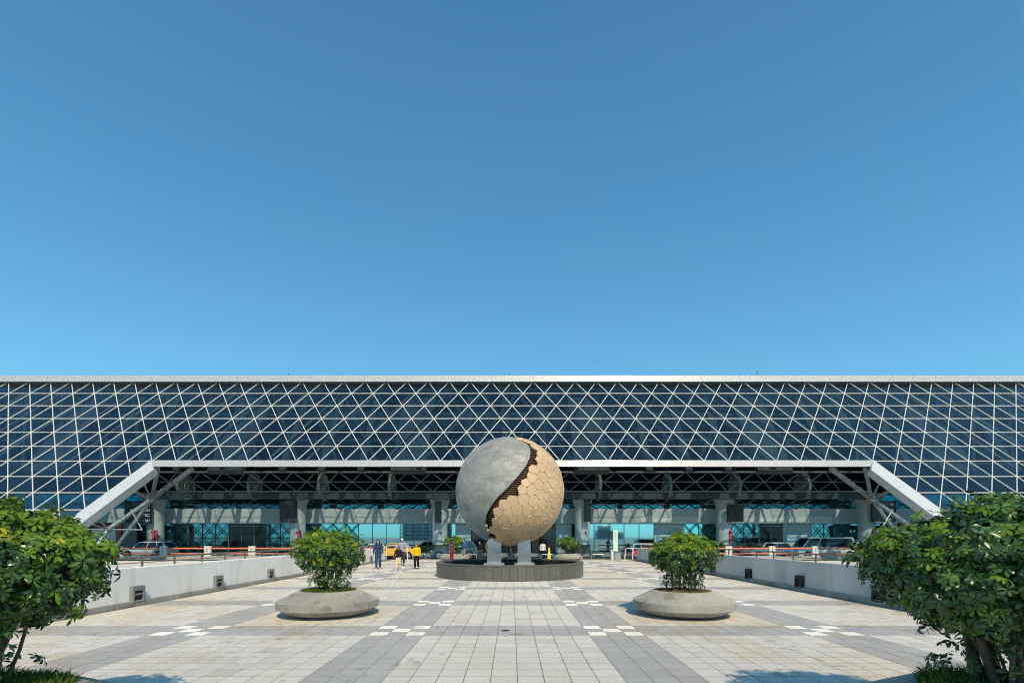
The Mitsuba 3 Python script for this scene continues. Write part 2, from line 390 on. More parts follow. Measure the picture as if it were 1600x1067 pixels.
# ---------------------------------------------------------------- parapet walls, their lamps and handrails
for s, side in ((-1, 'left'), (1, 'right')):
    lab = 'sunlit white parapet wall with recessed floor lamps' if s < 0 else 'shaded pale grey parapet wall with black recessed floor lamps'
    w = thing('parapet_wall', lab, 'wall')
    xi = s * 9.65
    y0, y1 = -5.0, 38.2
    # wall panels cast one after another
    n = 12
    yy = np.linspace(y0, y1, n + 1)
    for i in range(n):
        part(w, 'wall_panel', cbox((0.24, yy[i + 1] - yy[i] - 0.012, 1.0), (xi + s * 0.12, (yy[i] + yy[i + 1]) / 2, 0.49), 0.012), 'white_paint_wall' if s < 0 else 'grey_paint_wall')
    part(w, 'footing', cbox((0.09, y1 - y0, 0.17), (xi - s * 0.045, (y0 + y1) / 2, 0.06), 0.012), 'weathered_concrete')
    for kk in range(-1, 7):
        y = 12.93 + 3.57 * kk
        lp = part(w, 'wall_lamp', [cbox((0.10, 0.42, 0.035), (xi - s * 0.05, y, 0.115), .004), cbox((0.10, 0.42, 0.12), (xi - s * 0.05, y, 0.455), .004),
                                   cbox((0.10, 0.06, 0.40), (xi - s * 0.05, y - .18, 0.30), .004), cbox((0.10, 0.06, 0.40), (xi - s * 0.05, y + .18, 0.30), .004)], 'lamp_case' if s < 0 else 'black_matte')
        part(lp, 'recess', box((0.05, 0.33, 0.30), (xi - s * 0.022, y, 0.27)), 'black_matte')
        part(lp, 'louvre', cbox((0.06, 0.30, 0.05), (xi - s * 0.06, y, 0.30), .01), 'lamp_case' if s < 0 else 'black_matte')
    h = thing('handrail', 'low brown steel handrail on top of the ' + ('sunlit white' if s < 0 else 'shaded grey') + ' parapet wall', 'handrail')
    xr = xi + s * 0.12
    for z, r in ((1.235, 0.028), (1.10, 0.012)):
        part(h, 'rail', tube([(xr, y0, z), (xr, y1 - 1.5, z)], r, 8), 'rail_brown')
    for y in np.arange(-4.9, y1 - 1.5, 1.28):
        part(h, 'post', cbox((0.035, 0.06, 0.25), (xr, y + 0.3, 1.105), 0.004), 'rail_brown')
# ---------------------------------------------------------------- granite basin
BX, BY = 0.0, 23.4
basin = thing('fountain_basin', 'low round basin clad in dark granite panels under the globe sculpture', 'fountain')
nb = 64
def ring_block(r0, r1, a0, a1, z0, z1, seg=3):
    a = np.linspace(a0, a1, seg + 1)
    c, s = np.cos(a), np.sin(a)
    p = []
    for r, z in ((r1, z0), (r1, z1), (r0, z1), (r0, z0)):
        p.append(np.stack([BX + r * c, BY + r * s, np.full_like(a, z)], 1))
    v = np.concatenate(p); n = seg + 1
    f = []
    for k in range(4):
        k2 = (k + 1) % 4
        for i in range(seg):
            A, B, Cc, D = k * n + i, k * n + i + 1, k2 * n + i + 1, k2 * n + i
            f += [[A, B, Cc], [A, Cc, D]]
    f += [[0, n, 2 * n], [0, 2 * n, 3 * n], [seg, 3 * n + seg, 2 * n + seg], [seg, 2 * n + seg, n + seg]]
    return trimesh.Trimesh(v, f, process=False)
for i in range(nb):
    a0, a1 = 2 * np.pi * i / nb, 2 * np.pi * (i + 1) / nb
    part(basin, 'cladding_panel', ring_block(3.36, 3.41 + 0.004 * rng.uniform(-1, 1), a0 + 0.0018, a1 - 0.0018, 0.0, 0.60), 'dark_granite')
for i in range(22):
    a0, a1 = 2 * np.pi * i / 22, 2 * np.pi * (i + 1) / 22
    part(basin, 'coping', ring_block(3.14, 3.435, a0 + 0.0012, a1 - 0.0012, 0.604, 0.65, 6), 'dark_granite')
part(basin, 'core', lathe([(3.15, 0), (3.35, 0), (3.35, 0.6), (3.15, 0.6), (3.15, 0)], 96).apply_translation((BX, BY, 0)), 'black_matte')
part(basin, 'floor', lathe([(0.0, 0.30), (3.149, 0.30), (3.149, 0.1)][::-1], 96).apply_translation((BX, BY, 0)), 'dark_granite')

# ---------------------------------------------------------------- the globe
GZ, R = 3.914, 2.53
globe = thing('globe_sculpture', 'large globe sculpture, half smooth grey shell and half bronze plates, split by an S-shaped gap', 'sculpture')
su = np.array([(1.0, 0.0), (np.float64(0.873), np.float64(0.104)), (np.float64(0.834), np.float64(0.218)), (np.float64(0.771), np.float64(0.313)), (np.float64(0.699), np.float64(0.348)), (np.float64(0.63), np.float64(0.355)), (np.float64(0.511), np.float64(0.343)), (np.float64(0.357), np.float64(0.277)), (np.float64(0.184), np.float64(0.151)), (np.float64(-0.018), np.float64(-0.023)), (np.float64(-0.176), np.float64(-0.197)), (np.float64(-0.333), np.float64(-0.325)), (np.float64(-0.478), np.float64(-0.406)), (np.float64(-0.627), np.float64(-0.434)), (np.float64(-0.782), np.float64(-0.395)), (np.float64(-0.9), np.float64(-0.339)), (-0.975, -0.215), (-1.0, 0.0)])[::-1]
sg = np.array([(1.0, 0.0), (np.float64(0.869), np.float64(0.197)), (np.float64(0.792), np.float64(0.336)), (np.float64(0.696), np.float64(0.389)), (np.float64(0.545), np.float64(0.402)), (np.float64(0.402), np.float64(0.367)), (np.float64(0.266), np.float64(0.314)), (np.float64(0.135), np.float64(0.251)), (np.float64(-0.017), np.float64(0.138)), (np.float64(-0.141), np.float64(0.026)), (np.float64(-0.263), np.float64(-0.048)), (np.float64(-0.311), np.float64(-0.148)), (np.float64(-0.457), np.float64(-0.226)), (np.float64(-0.529), np.float64(-0.355)), (np.float64(-0.628), np.float64(-0.38)), (np.float64(-0.756), np.float64(-0.358)), (np.float64(-0.834), np.float64(-0.315)), (-0.95, -0.28), (-1.0, 0.0)])[::-1]
def phi_of(tab, v):
    u = np.interp(v, tab[:, 0], tab[:, 1]); rho = np.sqrt(np.maximum(1 - v * v, 1e-6))
    return np.arcsin(np.clip(u / rho, -0.999, 0.999))       # azimuth from the front (-y), positive to the right
def back_phi(v):
    """the same S turned half round: the shell's edge behind"""
    u = np.interp(-v, su[:, 0], su[:, 1]); rho = np.sqrt(np.maximum(1 - v * v, 1e-6))
    return -np.pi + np.arcsin(np.clip(u / rho, -0.999, 0.999)) * 0.6
nv, nt = 150, 150
vs = np.sin(np.linspace(np.arcsin(-0.952), np.arcsin(0.9995), nv))
pf, pb = phi_of(su, vs), back_phi(vs)
jag = np.where(vs < -0.62, (meshkit.noise(np.stack([vs * 24, vs * 0, vs * 0], 1), 3) - 0.35) * 0.22 * np.clip((-0.62 - vs) * 8, 0, 1), 0)
pf = pf + jag
tt = np.linspace(0, 1, nt)
PH = pb[:, None] + (pf - pb)[:, None] * tt
def sph(r, v, ph):
    rho = np.sqrt(np.maximum(1 - v * v, 0))
    return np.stack([BX + r * rho * np.sin(ph), BY - r * rho * np.cos(ph), GZ + r * v], -1)
V2 = np.repeat(vs[:, None], nt, 1)
bump = 0.012 * (meshkit.fbm(sph(R, V2, PH) * 2.2, 3, 5) - 0.5)
outer, inner = sph(R + bump, V2, PH), sph(R - 0.11, V2, PH)
vv = np.concatenate([outer.reshape(-1, 3), inner.reshape(-1, 3)])
idx = np.arange(nv * nt).reshape(nv, nt); o2 = nv * nt
def quads(a, b, c, d): return np.concatenate([np.stack([a, b, c], -1).reshape(-1, 3), np.stack([a, c, d], -1).reshape(-1, 3)])
F = [quads(idx[:-1, :-1], idx[:-1, 1:], idx[1:, 1:], idx[1:, :-1]), quads(idx[:-1, :-1] + o2, idx[1:, :-1] + o2, idx[1:, 1:] + o2, idx[:-1, 1:] + o2)]
for e, fl in ((idx[:, -1], False), (idx[:, 0], True), (idx[0], True), (idx[-1], False)):
    q = quads(e[:-1], e[:-1] + o2, e[1:] + o2, e[1:]) if not fl else quads(e[:-1], e[1:], e[1:] + o2, e[:-1] + o2)
    F.append(q)
shell = trimesh.Trimesh(vv, np.concatenate(F), process=False)
part(globe, 'shell', shell, 'grey_patina', smooth=40, label='smooth grey shell with an S-shaped edge')

# bronze plates: relaxed cells of the sphere, each its own slightly domed plate
npts = 540
g = np.random.default_rng(11)
pts = g.normal(size=(npts, 3)); pts /= np.linalg.norm(pts, axis=1, keepdims=True)
for _ in range(7):
    sv = SphericalVoronoi(pts, 1.0); sv.sort_vertices_of_regions()
    cen = np.array([sv.vertices[r].mean(0) for r in sv.regions])
    pts = cen / np.linalg.norm(cen, axis=1, keepdims=True)
sv = SphericalVoronoi(pts, 1.0); sv.sort_vertices_of_regions()
BEDS = []
for c, reg in zip(pts, sv.regions):
    v = c[2]; az = math.atan2(c[0], -c[1])                     # azimuth from the front
    lo, hi = float(phi_of(sg, np.array([v]))[0]), float(back_phi(np.array([v]))[0]) + 2 * np.pi - 0.08
    poly = sv.vertices[reg]
    if v < -0.965: inside = True
    else:
        a = az if az >= -np.pi / 2 - .25 else az + 2 * np.pi
        pa = np.arctan2(poly[:, 0], -poly[:, 1]); pa = a + (pa - a + np.pi) % (2 * np.pi) - np.pi
        clear = pa - phi_of(su, poly[:, 2])
        inside = lo - 0.02 < a < hi and (clear.min() > 0.012 or v < -0.9 and clear.min() > -.1)
    if not inside: continue
    # rounder corners: cut each corner
    nx = np.roll(poly, -1, 0); pv = np.roll(poly, 1, 0)
    rp = np.stack([poly * 0.88 + pv * 0.12, poly * 0.88 + nx * 0.12], 1).reshape(-1, 3)
    rp = c + (rp - c) * (1 - 0.0022 / np.linalg.norm(rp - c, axis=1, keepdims=True).clip(0.05))
    jit = 0.008 * g.uniform(-1, 1)
    tilt = g.normal(size=3) * 0.035
    rp1 = rp / np.linalg.norm(rp, axis=1, keepdims=True)
    def lift(q, r): return q * (r + jit + ((q - c) @ tilt)[:, None] * 0.6)
    top = lift(rp1, R - 0.012)
    q2 = c + (rp - c) * 0.955; q2 /= np.linalg.norm(q2, axis=1, keepdims=True)
    top2 = lift(q2, R + 0.000)
    bot = rp1 * (R - 0.10)
    n = len(rp)
    vv = np.concatenate([bot, top, top2, [c * (R + 0.004 + jit)]]) + np.array([BX, BY, GZ])
    f = []
    for i in range(n):
        j = (i + 1) % n
        for o in (0, n): f += [[o + i, o + j, o + n + j], [o + i, o + n + j, o + n + i]]
        f.append([2 * n + i, 2 * n + j, 3 * n])
    m = trimesh.Trimesh(vv, f, process=False)
    if (np.cross(vv[f[-1][1]] - vv[f[-1][0]], vv[f[-1][2]] - vv[f[-1][0]]) @ c) < 0: m.invert()
    part(globe, 'bronze_plate', m, 'bronze_plate', smooth=28)
    bed = trimesh.Trimesh(np.concatenate([poly * (R - .045), poly * (R - .11), [c * (R - .04)]]) + np.array([BX, BY, GZ]), [[i, (i + 1) % len(poly), 2 * len(poly)] for i in range(len(poly))] + [q for i in range(len(poly)) for q in ([len(poly) + i, len(poly) + (i + 1) % len(poly), (i + 1) % len(poly)], [len(poly) + i, (i + 1) % len(poly), i])], process=False)
    if (np.cross(bed.triangles[0][1] - bed.triangles[0][0], bed.triangles[0][2] - bed.triangles[0][0]) @ c) < 0: bed.invert()
    BEDS.append(bed)
part(globe, 'plate_backing', BEDS, 'bronze_under')
core = trimesh.creation.icosphere(4, R - 0.34); core.apply_translation((BX, BY, GZ))
part(globe, 'core', core, 'bronze_dark', smooth=True)
for z in np.arange(-2.15, 2.2, 0.085):
    rr = math.sqrt(max((R - 0.15) ** 2 - z * z, 0.04))
    part(globe, 'rib', lathe([(rr - 0.24, z - 0.016), (rr, z - 0.016), (rr, z + 0.016), (rr - 0.24, z + 0.016), (rr - 0.24, z - 0.016)], 72).apply_translation((BX, BY, GZ)), 'bronze_dark', smooth=30)
for cx, w0, w1, lean in ((-0.72, 0.66, 0.58, 0.03), (0.67, 0.63, 0.56, -0.02)):
    pd = part(globe, 'pedestal', hull([(cx - w0 / 2, 22.75, .36), (cx + w0 / 2, 22.75, .36), (cx - w0 / 2, 23.35, .36), (cx + w0 / 2, 23.35, .36), (cx - w1 / 2 + lean, 22.6, 1.75), (cx + w1 / 2 + lean, 22.6, 1.75),
                            (cx - w1 / 2 + lean, 23.5, 1.75), (cx + w1 / 2 + lean, 23.5, 1.75), (cx - w0 / 2 + .02, 22.71, 1.0), (cx + w0 / 2 - .02, 22.71, 1.0)]), 'steel_pedestal')
    part(globe, 'plinth', cbox((0.92, 1.5, 0.30), (cx, 23.0, 0.45), 0.02), 'granite_slab')
# ---------------------------------------------------------------- planters and shrubs
def leaf_mesh(seed, L=0.095, W=0.042, n=7, droop=0.25, petiole=0.09):
    """one compound leaf: leaflets that radiate from a stalk (stalk from the origin along +z)"""
    r = np.random.default_rng(seed)
    ms = []
    t = np.array([0.0, 0.3, 0.62, 0.86, 1.0]); hw = np.array([0.10, 0.55, 1.0, 0.80, 0.12]) * W / 2
    for i in range(n):
        a = 2 * math.pi * (i + 0.25 * r.uniform(-1, 1)) / n
        l = L * r.uniform(0.75, 1.1); up = r.uniform(-0.1, 0.35)
        x = 0.012 + l * t
        z = up * x - droop * x * x / L * r.uniform(0.5, 1.4)
        fold = 0.22
        V = np.concatenate([np.stack([x, t * 0, z], 1), np.stack([x, hw, z + fold * hw], 1), np.stack([x, -hw, z + fold * hw], 1)])
        k = len(t); f = []
        for j in range(k - 1):
            f += [[j, j + 1, k + j + 1], [j, k + j + 1, k + j], [j, 2 * k + j + 1, j + 1], [j, 2 * k + j, 2 * k + j + 1]]
        roll = r.normal() * 0.25
        c, s = math.cos(roll), math.sin(roll)
        V = np.stack([V[:, 0], c * V[:, 1] - s * V[:, 2], s * V[:, 1] + c * V[:, 2]], 1)
        ca, sa = math.cos(a), math.sin(a)
        V = np.stack([ca * V[:, 0] - sa * V[:, 1], sa * V[:, 0] + ca * V[:, 1], V[:, 2] + petiole], 1)
        ms.append(trimesh.Trimesh(V, f, process=False))
    ms.append(tube([(0, 0, 0), (0.004, 0, petiole * .6), (0, 0, petiole)], [0.0028, 0.0024, 0.002], 3, False))
    return trimesh.util.concatenate(ms)
LEAVES = [leaf_mesh(100 + i, n=(6, 7, 8, 7)[i % 4], droop=(0.15, 0.4, 0.7, 0.28)[i % 4]) for i in range(4)]
LEAFDICT = {(i, m): mikit.ply(LEAVES[i], m, smooth=True) for i in range(4) for m in ('leaf_dark', 'leaf_mid', 'leaf_lime', 'leaf_gold')}

def frame_to(nrm, spin, scale, pos):
    z = nrm / np.linalg.norm(nrm)
    a = np.array([1.0, 0, 0]) if abs(z[0]) < 0.8 else np.array([0, 1.0, 0])
    x = np.cross(a, z); x /= np.linalg.norm(x); y = np.cross(z, x)
    c, s = math.cos(spin), math.sin(spin)
    M = np.eye(4); M[:3, 0] = (c * x + s * y) * scale; M[:3, 1] = (-s * x + c * y) * scale; M[:3, 2] = z * scale; M[:3, 3] = pos
    return M

def shrub(cx, cy, zs, rx, rz, zc, n, nparts, label, seed, leafscale=1.0, lime=0.18, group=None, lop=(0, 0), lobe=None):
    """cx, cy: foot; zs: soil level; zc: crown centre; rx, rz: crown radii"""
    r = np.random.default_rng(seed)
    key = thing('shrub', label, 'shrub', group)
    P = []
    while len(P) < n:
        d = r.normal(size=3); d /= np.linalg.norm(d)
        cut = -0.62 if lobe is None else (-0.85 if d[0] * lobe > 0.40 else -0.36 - 0.45 * max(0, d[0] * lobe + .1))
        if d[2] < cut or (lobe is None and d[2] < -0.25 and r.random() < 0.35): continue
        lump = 0.74 + 0.46 * float(meshkit.fbm((d * 2.3 + seed * 3.1)[None], 3, seed)[0]) + 0.26 * (float(meshkit.noise((d * 5 + seed)[None], seed + 3)[0]) - .5)
        rad = (1 - 0.55 * r.random() ** 1.6) * lump
        rad *= 0.76 + 0.34 * float(meshkit.noise((d * 5.2 + seed * 1.7)[None], seed + 5)[0])
        q = d * np.array([rx, rx, rz]) * rad
        if lobe is not None and d[2] > 0: q[2] *= 1.06 - 0.34 * max(0, d[0] * lobe)
        if lobe is not None and np.linalg.norm(q / np.array([rx, rx, rz])) > 1.08: continue
        if d[2] < 0: q[:2] *= 1 - 0.30 * (-d[2]) ** 1.2 ; q[2] *= 1.05
        gap = float(meshkit.noise((d * 3.4 + 9 + seed)[None], seed + 8)[0])
        if gap < (0.27 if lobe is None else 0.18) and r.random() < 0.8: continue
        pos = np.array([cx + lop[0] * max(0, d[2] + .5), cy + lop[1] * max(0, d[2] + .5), zc]) + q
        nr = d * 0.80 + np.array([0, 0, 0.55]) + r.normal(size=3) * 0.55
        P.append((pos, nr, d, rad / lump))
    # long shoots that stand out of the crown
    for _ in range(20):
        d = r.normal(size=3) + np.array([0, 0, .6]); d /= np.linalg.norm(d)
        if d[2] < -.25: continue
        for k in range(r.integers(4, 9)):
            dd = d + r.normal(size=3) * .07
            P.append((np.array([cx, cy, zc]) + dd * np.array([rx, rx, rz]) * r.uniform(.86, 1.10 if lobe is None else .94), d * .6 + np.array([0, 0, .5]) + r.normal(size=3) * .5, d, 1.0))
    # loose shoots low on the stems
    for _ in range(n // 8 if lobe is None else n // 40):
        a = r.uniform(0, 2 * math.pi); rr = r.uniform(0.15, 0.62) * rx
        P.append((np.array([cx + rr * math.cos(a), cy + rr * math.sin(a), zs + r.uniform(0.06, 0.6)]), np.array([math.cos(a) * .6, math.sin(a) * .6, .6]) + r.normal(size=3) * .3, np.array([0, 0, -0.6]), 0.6))
    # stems
    tips = [P[i][0] for i in r.choice(len(P), 16, replace=False) if True]
    ns = 20 if lobe is None else 30
    nodes = []
    for i in range(ns):
        a = 2 * math.pi * i / ns + r.uniform(-.2, .2)
        b = np.array([cx + 0.20 * math.cos(a) * r.uniform(.2, 1.4), cy + 0.20 * math.sin(a) * r.uniform(.2, 1.4), zs - 0.05])
        e = np.array([cx + rx * 0.62 * math.cos(a) * r.uniform(.3, 1.1), cy + rx * 0.62 * math.sin(a) * r.uniform(.3, 1.1), zc + rz * r.uniform(-0.25, 0.45)])
        mid = b * 0.45 + e * 0.55 + np.array([0, 0, 0.12]) + r.normal(size=3) * 0.05
        t = np.linspace(0, 1, 9)[:, None]
        c = (1 - t) ** 2 * b + 2 * t * (1 - t) * mid + t * t * e + np.cumsum(r.normal(size=(9, 3)), 0) * 0.010
        r0 = r.uniform(0.010, 0.027) * (1.2 if lobe else .8)
        part(key, 'stem', tube(c, np.linspace(r0, r0 * .45, 9), 7), 'bark', smooth=True)
        nodes += list(c[3:])
    nodes = np.array(nodes)
    tw = []
    for i in r.choice(len(P), min(len(P), 150 if n > 700 else 90), replace=False):
        q = P[i][0]; dd = np.linalg.norm(nodes - q, axis=1); b = nodes[dd.argsort()[r.integers(0, 4)]]
        m = (b + q) / 2 + np.array([0, 0, -0.03]) + r.normal(size=3) * 0.03
        tw.append(tube([b, m, q], [0.008, 0.006, 0.003], 4, False))
    part(key, 'twigs', tw, 'bark', smooth=True, kind='stuff')
    # leaves: the nearest and outermost ones each a part, the rest one mass
    E = np.array(EYE)
    score = np.array([np.linalg.norm(p - E) - 0.5 * o - (0.35 if (d @ (E - p)) > 0 else 0) for p, _, d, o in P])
    px = np.array([800 + (p[0] - EYE[0]) / p[1] * 780 for p, *_ in P]); vis = (px > 0) & (px < 1600)
    first = set(np.where(vis, score, 1e9).argsort()[:nparts].tolist())
    rest = {}
    for i, (p, nr, d, o) in enumerate(P):
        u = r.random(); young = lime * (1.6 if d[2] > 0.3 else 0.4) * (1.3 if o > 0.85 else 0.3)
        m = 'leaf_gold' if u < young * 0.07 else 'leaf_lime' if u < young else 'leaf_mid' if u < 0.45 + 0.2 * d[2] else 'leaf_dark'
        k = int(r.integers(0, 4)); M = frame_to(nr, r.uniform(0, 6.28), leafscale * r.uniform(0.75, 1.2), p)
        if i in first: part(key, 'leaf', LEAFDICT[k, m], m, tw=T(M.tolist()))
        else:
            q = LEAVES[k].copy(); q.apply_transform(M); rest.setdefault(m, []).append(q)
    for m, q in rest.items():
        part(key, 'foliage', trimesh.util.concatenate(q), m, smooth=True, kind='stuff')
    return key

def planter(cx, cy, label, seed):
    key = thing('planter', label, 'planter')
    r = np.random.default_rng(seed)
    prof = [(0.40, 0.0), (0.66, 0.006), (0.80, 0.035), (0.95, 0.090), (1.112, 0.182), (1.118, 0.187), (1.120, 0.337), (1.115, 0.343), (0.95, 0.425), (0.76, 0.515), (0.69, 0.548), (0.65, 0.560), (0.615, 0.562), (0.60, 0.55), (0.59, 0.44)]
    b = lathe(prof, 96); b.apply_translation((cx, cy, 0))
    part(key, 'bowl', b, 'weathered_concrete', smooth=30)
    s = lathe([(0.0, 0.585), (0.25, 0.575), (0.45, 0.55), (0.60, 0.52)][::-1], 48)
    s.vertices[:, 2] += 0.03 * (meshkit.noise(s.vertices * 9, seed) - .5)
    s.apply_translation((cx, cy, 0))
    part(key, 'soil', s, 'soil', smooth=True)
    return key

def grass(cx, cy, n, m, label, seed, h=0.07, cat='grass'):
    r = np.random.default_rng(seed)
    V, F = [], []
    for i in range(n):
        a, rad = r.uniform(0, 2 * math.pi), 0.60 * math.sqrt(r.uniform(0.06, 1))
        b = np.array([cx + rad * math.cos(a), cy + rad * math.sin(a), 0.535 + 0.04 * (1 - rad / .6)])
        hh = h * r.uniform(0.5, 1.5) * (0.6 + 0.9 * float(meshkit.noise((b * 6)[None], seed)[0]))
        d = r.normal(size=3) * 0.5 + np.array([math.cos(a) * 0.3, math.sin(a) * .3, 1]); d /= np.linalg.norm(d)
        s = np.cross(d, r.normal(size=3)); s /= np.linalg.norm(s); w = r.uniform(.003, .008)
        o = len(V)
        V += [b - s * w, b + s * w, b + d * hh * .6 + s * w * .9, b + d * hh * .6 - s * w * .9, b + d * hh + np.array([d[0], d[1], -0.3]) * hh * .25]
        F += [[o, o + 1, o + 2], [o, o + 2, o + 3], [o + 3, o + 2, o + 4]]
    single('grass', trimesh.Trimesh(np.array(V), F, process=False), m, label, cat, kind='stuff')

for cx, cy, sd, pl, gl, gm, gn in ((-4.0, 3.75, 1, 'concrete saucer planter nearest the camera under the shrub at the left', 'green grass round the foot of the shrub at the left edge', 'grass_green', 5200),
                               (4.0, 3.85, 2, 'shaded concrete saucer planter nearest the camera under the shrub at the right', 'grass tufts below the bare stems of the shrub at the right edge', 'grass_green', 3000),
                               (-4.12, 11.5, 3, 'round concrete saucer planter on the plaza, left of the globe', 'short green grass in the saucer planter left of the globe', 'grass_green', 3600),
                               (4.02, 11.45, 4, 'round concrete saucer planter on the plaza, right of the globe', 'dry brown litter in the saucer planter right of the globe', 'grass_dry', 2200),
                               (-4.3, 38.3, 5, 'small distant saucer planter behind the person in maroon trousers', None, None, 0),
                               (4.4, 38.3, 6, 'small distant saucer planter behind the basin, right of the globe', None, None, 0)):
    planter(cx, cy, pl, sd)
    if gn: grass(cx, cy, gn, gm, gl, 40 + sd, 0.10 if sd < 3 else 0.055 if sd == 3 else 0.035)
G = 'umbrella tree shrubs in saucer planters'
shrub(-4.05, 3.78, 0.56, 0.94, 0.56, 1.50, 4000, 290, 'large glossy green shrub cut by the left edge, some leaves yellow', 21, 0.62, 0.52, G, lobe=1)
shrub(4.10, 3.95, 0.56, 1.07, 0.59, 1.48, 4600, 290, 'large glossy green shrub cut by the right edge, with bare dark stems', 22, 0.62, 0.20, G, lobe=-1)
shrub(-4.12, 11.5, 0.57, 0.80, 0.55, 1.36, 1900, 170, 'rounded bright green shrub in the planter left of the globe', 23, 0.64, 0.62, G)
shrub(4.0, 11.45, 0.57, 0.78, 0.53, 1.30, 1800, 170, 'yellow-green shrub with open stems in the planter right of the globe', 24, 0.64, 0.72, G)
shrub(-4.3, 38.3, 0.57, 0.80, 0.55, 1.20, 420, 0, 'distant shrub behind the two people at the basin', 25, 1.2, 0.5, G)
shrub(4.4, 38.3, 0.57, 0.85, 0.50, 1.20, 420, 0, 'distant round shrub beside the basin, right of the globe', 26, 1.2, 0.5, G)
# ---------------------------------------------------------------- the terminal: a sloping glass space frame with a wide portal
TB = thing('terminal_building', 'long terminal with a sloping triangulated glass facade and a wide trapezoid portal', 'building')
PT, X0, Y6, Z6, DY, DZ = 1.95, 0.12, 40.56, 7.97, 0.978, 1.3765
NRM = np.array([0, -DZ, DY]) / math.hypot(DZ, DY)          # outward
def P(a, r): return np.array([X0 + a * PT, Y6 + (6 - r) * DY, Z6 + (6 - r) * DZ])
AMAX = 46
def edge(r): return 15 + max(0, r - 6) / 2                  # half-width of the portal at row r
# panes
panes = []
for r in range(12):
    for a2 in range(-2 * AMAX, 2 * AMAX):
        a = a2 / 2
        if (a2 + r) % 2 == 0:
            for t in (((a, r), (a - .5, r + 1), (a + .5, r + 1)), ((a, r), (a + .5, r + 1), (a + 1, r))):
                if r >= 6 and not all(abs(x) >= edge(q) - 1e-6 for x, q in t): continue
                panes.append(t)
def pane_mesh(t):
    v = np.array([P(*x) for x in t]); c = v.mean(0)
    v = c + (v - c) * 0.985
    return trimesh.Trimesh(v, [[0, 1, 2]], process=False)
def pane_key(t):
    v = np.array([P(*x) for x in t]).mean(0)
    px = 800 + v[0] / v[1] * 780; py = 840.5 - (v[2] - EYE[2]) / v[1] * 780
    hid = not (0 < px < 1600) or (px < 170 and py > 790) or (px > 1430 and py > 790) or (720 < px < 878 and py > 700)
    return v[1] + 1000 * hid
panes.sort(key=pane_key)
for t in panes[:300]: part(TB, 'glass_pane', pane_mesh(t), f'facade_glass_{rng.integers(0, 3)}')
for i in range(3): part(TB, 'glazing', [pane_mesh(t) for t in panes[300 + i::3]], f'facade_glass_{i}', kind='stuff')
# white mullions on the glass
def mull(p, q, w=0.052): return bar(p, q, w, 0.06, NRM)
def runs(nodes):
    """split a line of (a, r) nodes into the stretches outside the portal"""
    out, cur = [], []
    for a, r in nodes:
        ok = r <= 12 and abs(a) <= AMAX + .6 and (r <= 6 or abs(a) >= edge(r) - 1e-6)
        if ok: cur.append((a, r))
        else:
            if len(cur) > 1: out.append(cur)
            cur = []
    if len(cur) > 1: out.append(cur)
    return out
for r in range(1, 13):
    for run in runs([(k / 2, r) for k in range(-2 * AMAX, 2 * AMAX + 1)]) :
        part(TB, 'mullion', mull(P(*run[0]) + NRM * 0.032, P(*run[-1]) + NRM * 0.032, 0.05), 'white_frame')
for a0 in range(-AMAX - 6, AMAX + 7):
    for s in (-1, 1):
        for run in runs([(a0 + s * r / 2, r) for r in range(0, 13)]):
            part(TB, 'mullion', mull(P(*run[0]) + NRM * (0.027 + 0.003 * s), P(*run[-1]) + NRM * (0.027 + 0.003 * s)), 'white_frame')
# portal beam: metal panels, a little proud of the glass
BT = 0.55
for i in range(15):
    xa, xb = X0 + (-15 + 2 * i) * PT + .006, X0 + (-13 + 2 * i) * PT - .006
    sec = [(Y6 - .16, Z6 + .06), (Y6 + .5, Z6 + .10), (Y6 + .75, Z6 - .35), (Y6 - .337, Z6 - .47)]
    v = np.array([(x, y, z) for x in (xa, xb) for y, z in sec])
    part(TB, 'portal_panel', hull(v), 'fascia_metal')
for s in (-1, 1):
    e0, e1 = P(s * 15, 6), P(s * 18, 12)
    u = (e1 - e0) / np.linalg.norm(e1 - e0); w = np.cross(NRM, u); w *= -np.sign(w[0]) * s   # towards the portal
    L = np.linalg.norm(e1 - e0)
    nseg = 4
    for i in range(nseg):
        a, b = e0 + u * (L * i / nseg + .006), e0 + u * (L * (i + 1) / nseg - .006)
        q = []
        for p_ in (a, b):
            o = u * (0.62 if (i == 0 and p_ is a) else 0)
            q += [p_ + NRM * .17, p_ + w * 1.18 + o + NRM * .23, p_ + w * 1.10 + o - NRM * .45, p_ - NRM * .25]
        part(TB, 'portal_side_panel', hull(q), 'panel_white')
# roof edge and roof
for i in range(-AMAX, AMAX):
    xa, xb = X0 + i * PT + .005, X0 + (i + 1) * PT - .005
    y, z = P(0, 0)[1:]
    v = np.array([(x, yy, zz) for x in (xa, xb) for yy, zz in ((y - .50, z - .10), (y - .3515, z + .50), (y + 1.2, z + .56), (y + .9, z - .05))])
    part(TB, 'fascia_panel', hull(v), 'fascia_metal')
y, z = P(0, 0)[1:]
part(TB, 'roof', box((2 * AMAX * PT, 34, 0.4), (X0, y + 17.8, z + .28)), 'grey_steel')
part(TB, 'roof_gutter', box((2 * AMAX * PT, .5, .28), (X0, y + .10, z - .20)), 'dark_steel')
for px, h in ((452, .35), (797, .3), (1185, .45)):
    part(TB, 'lightning_rod', [tube([((px - 800) / 780 * 46.5, 46.5, z + .5), ((px - 800) / 780 * 46.5, 46.5, z + .52 + h)], .018, 5), tube([((px - 800) / 780 * 46.5 - .12, 46.5, z + .4 + h), ((px - 800) / 780 * 46.5 + .12, 46.5, z + .48 + h)], .014, 5)], 'dark_steel')
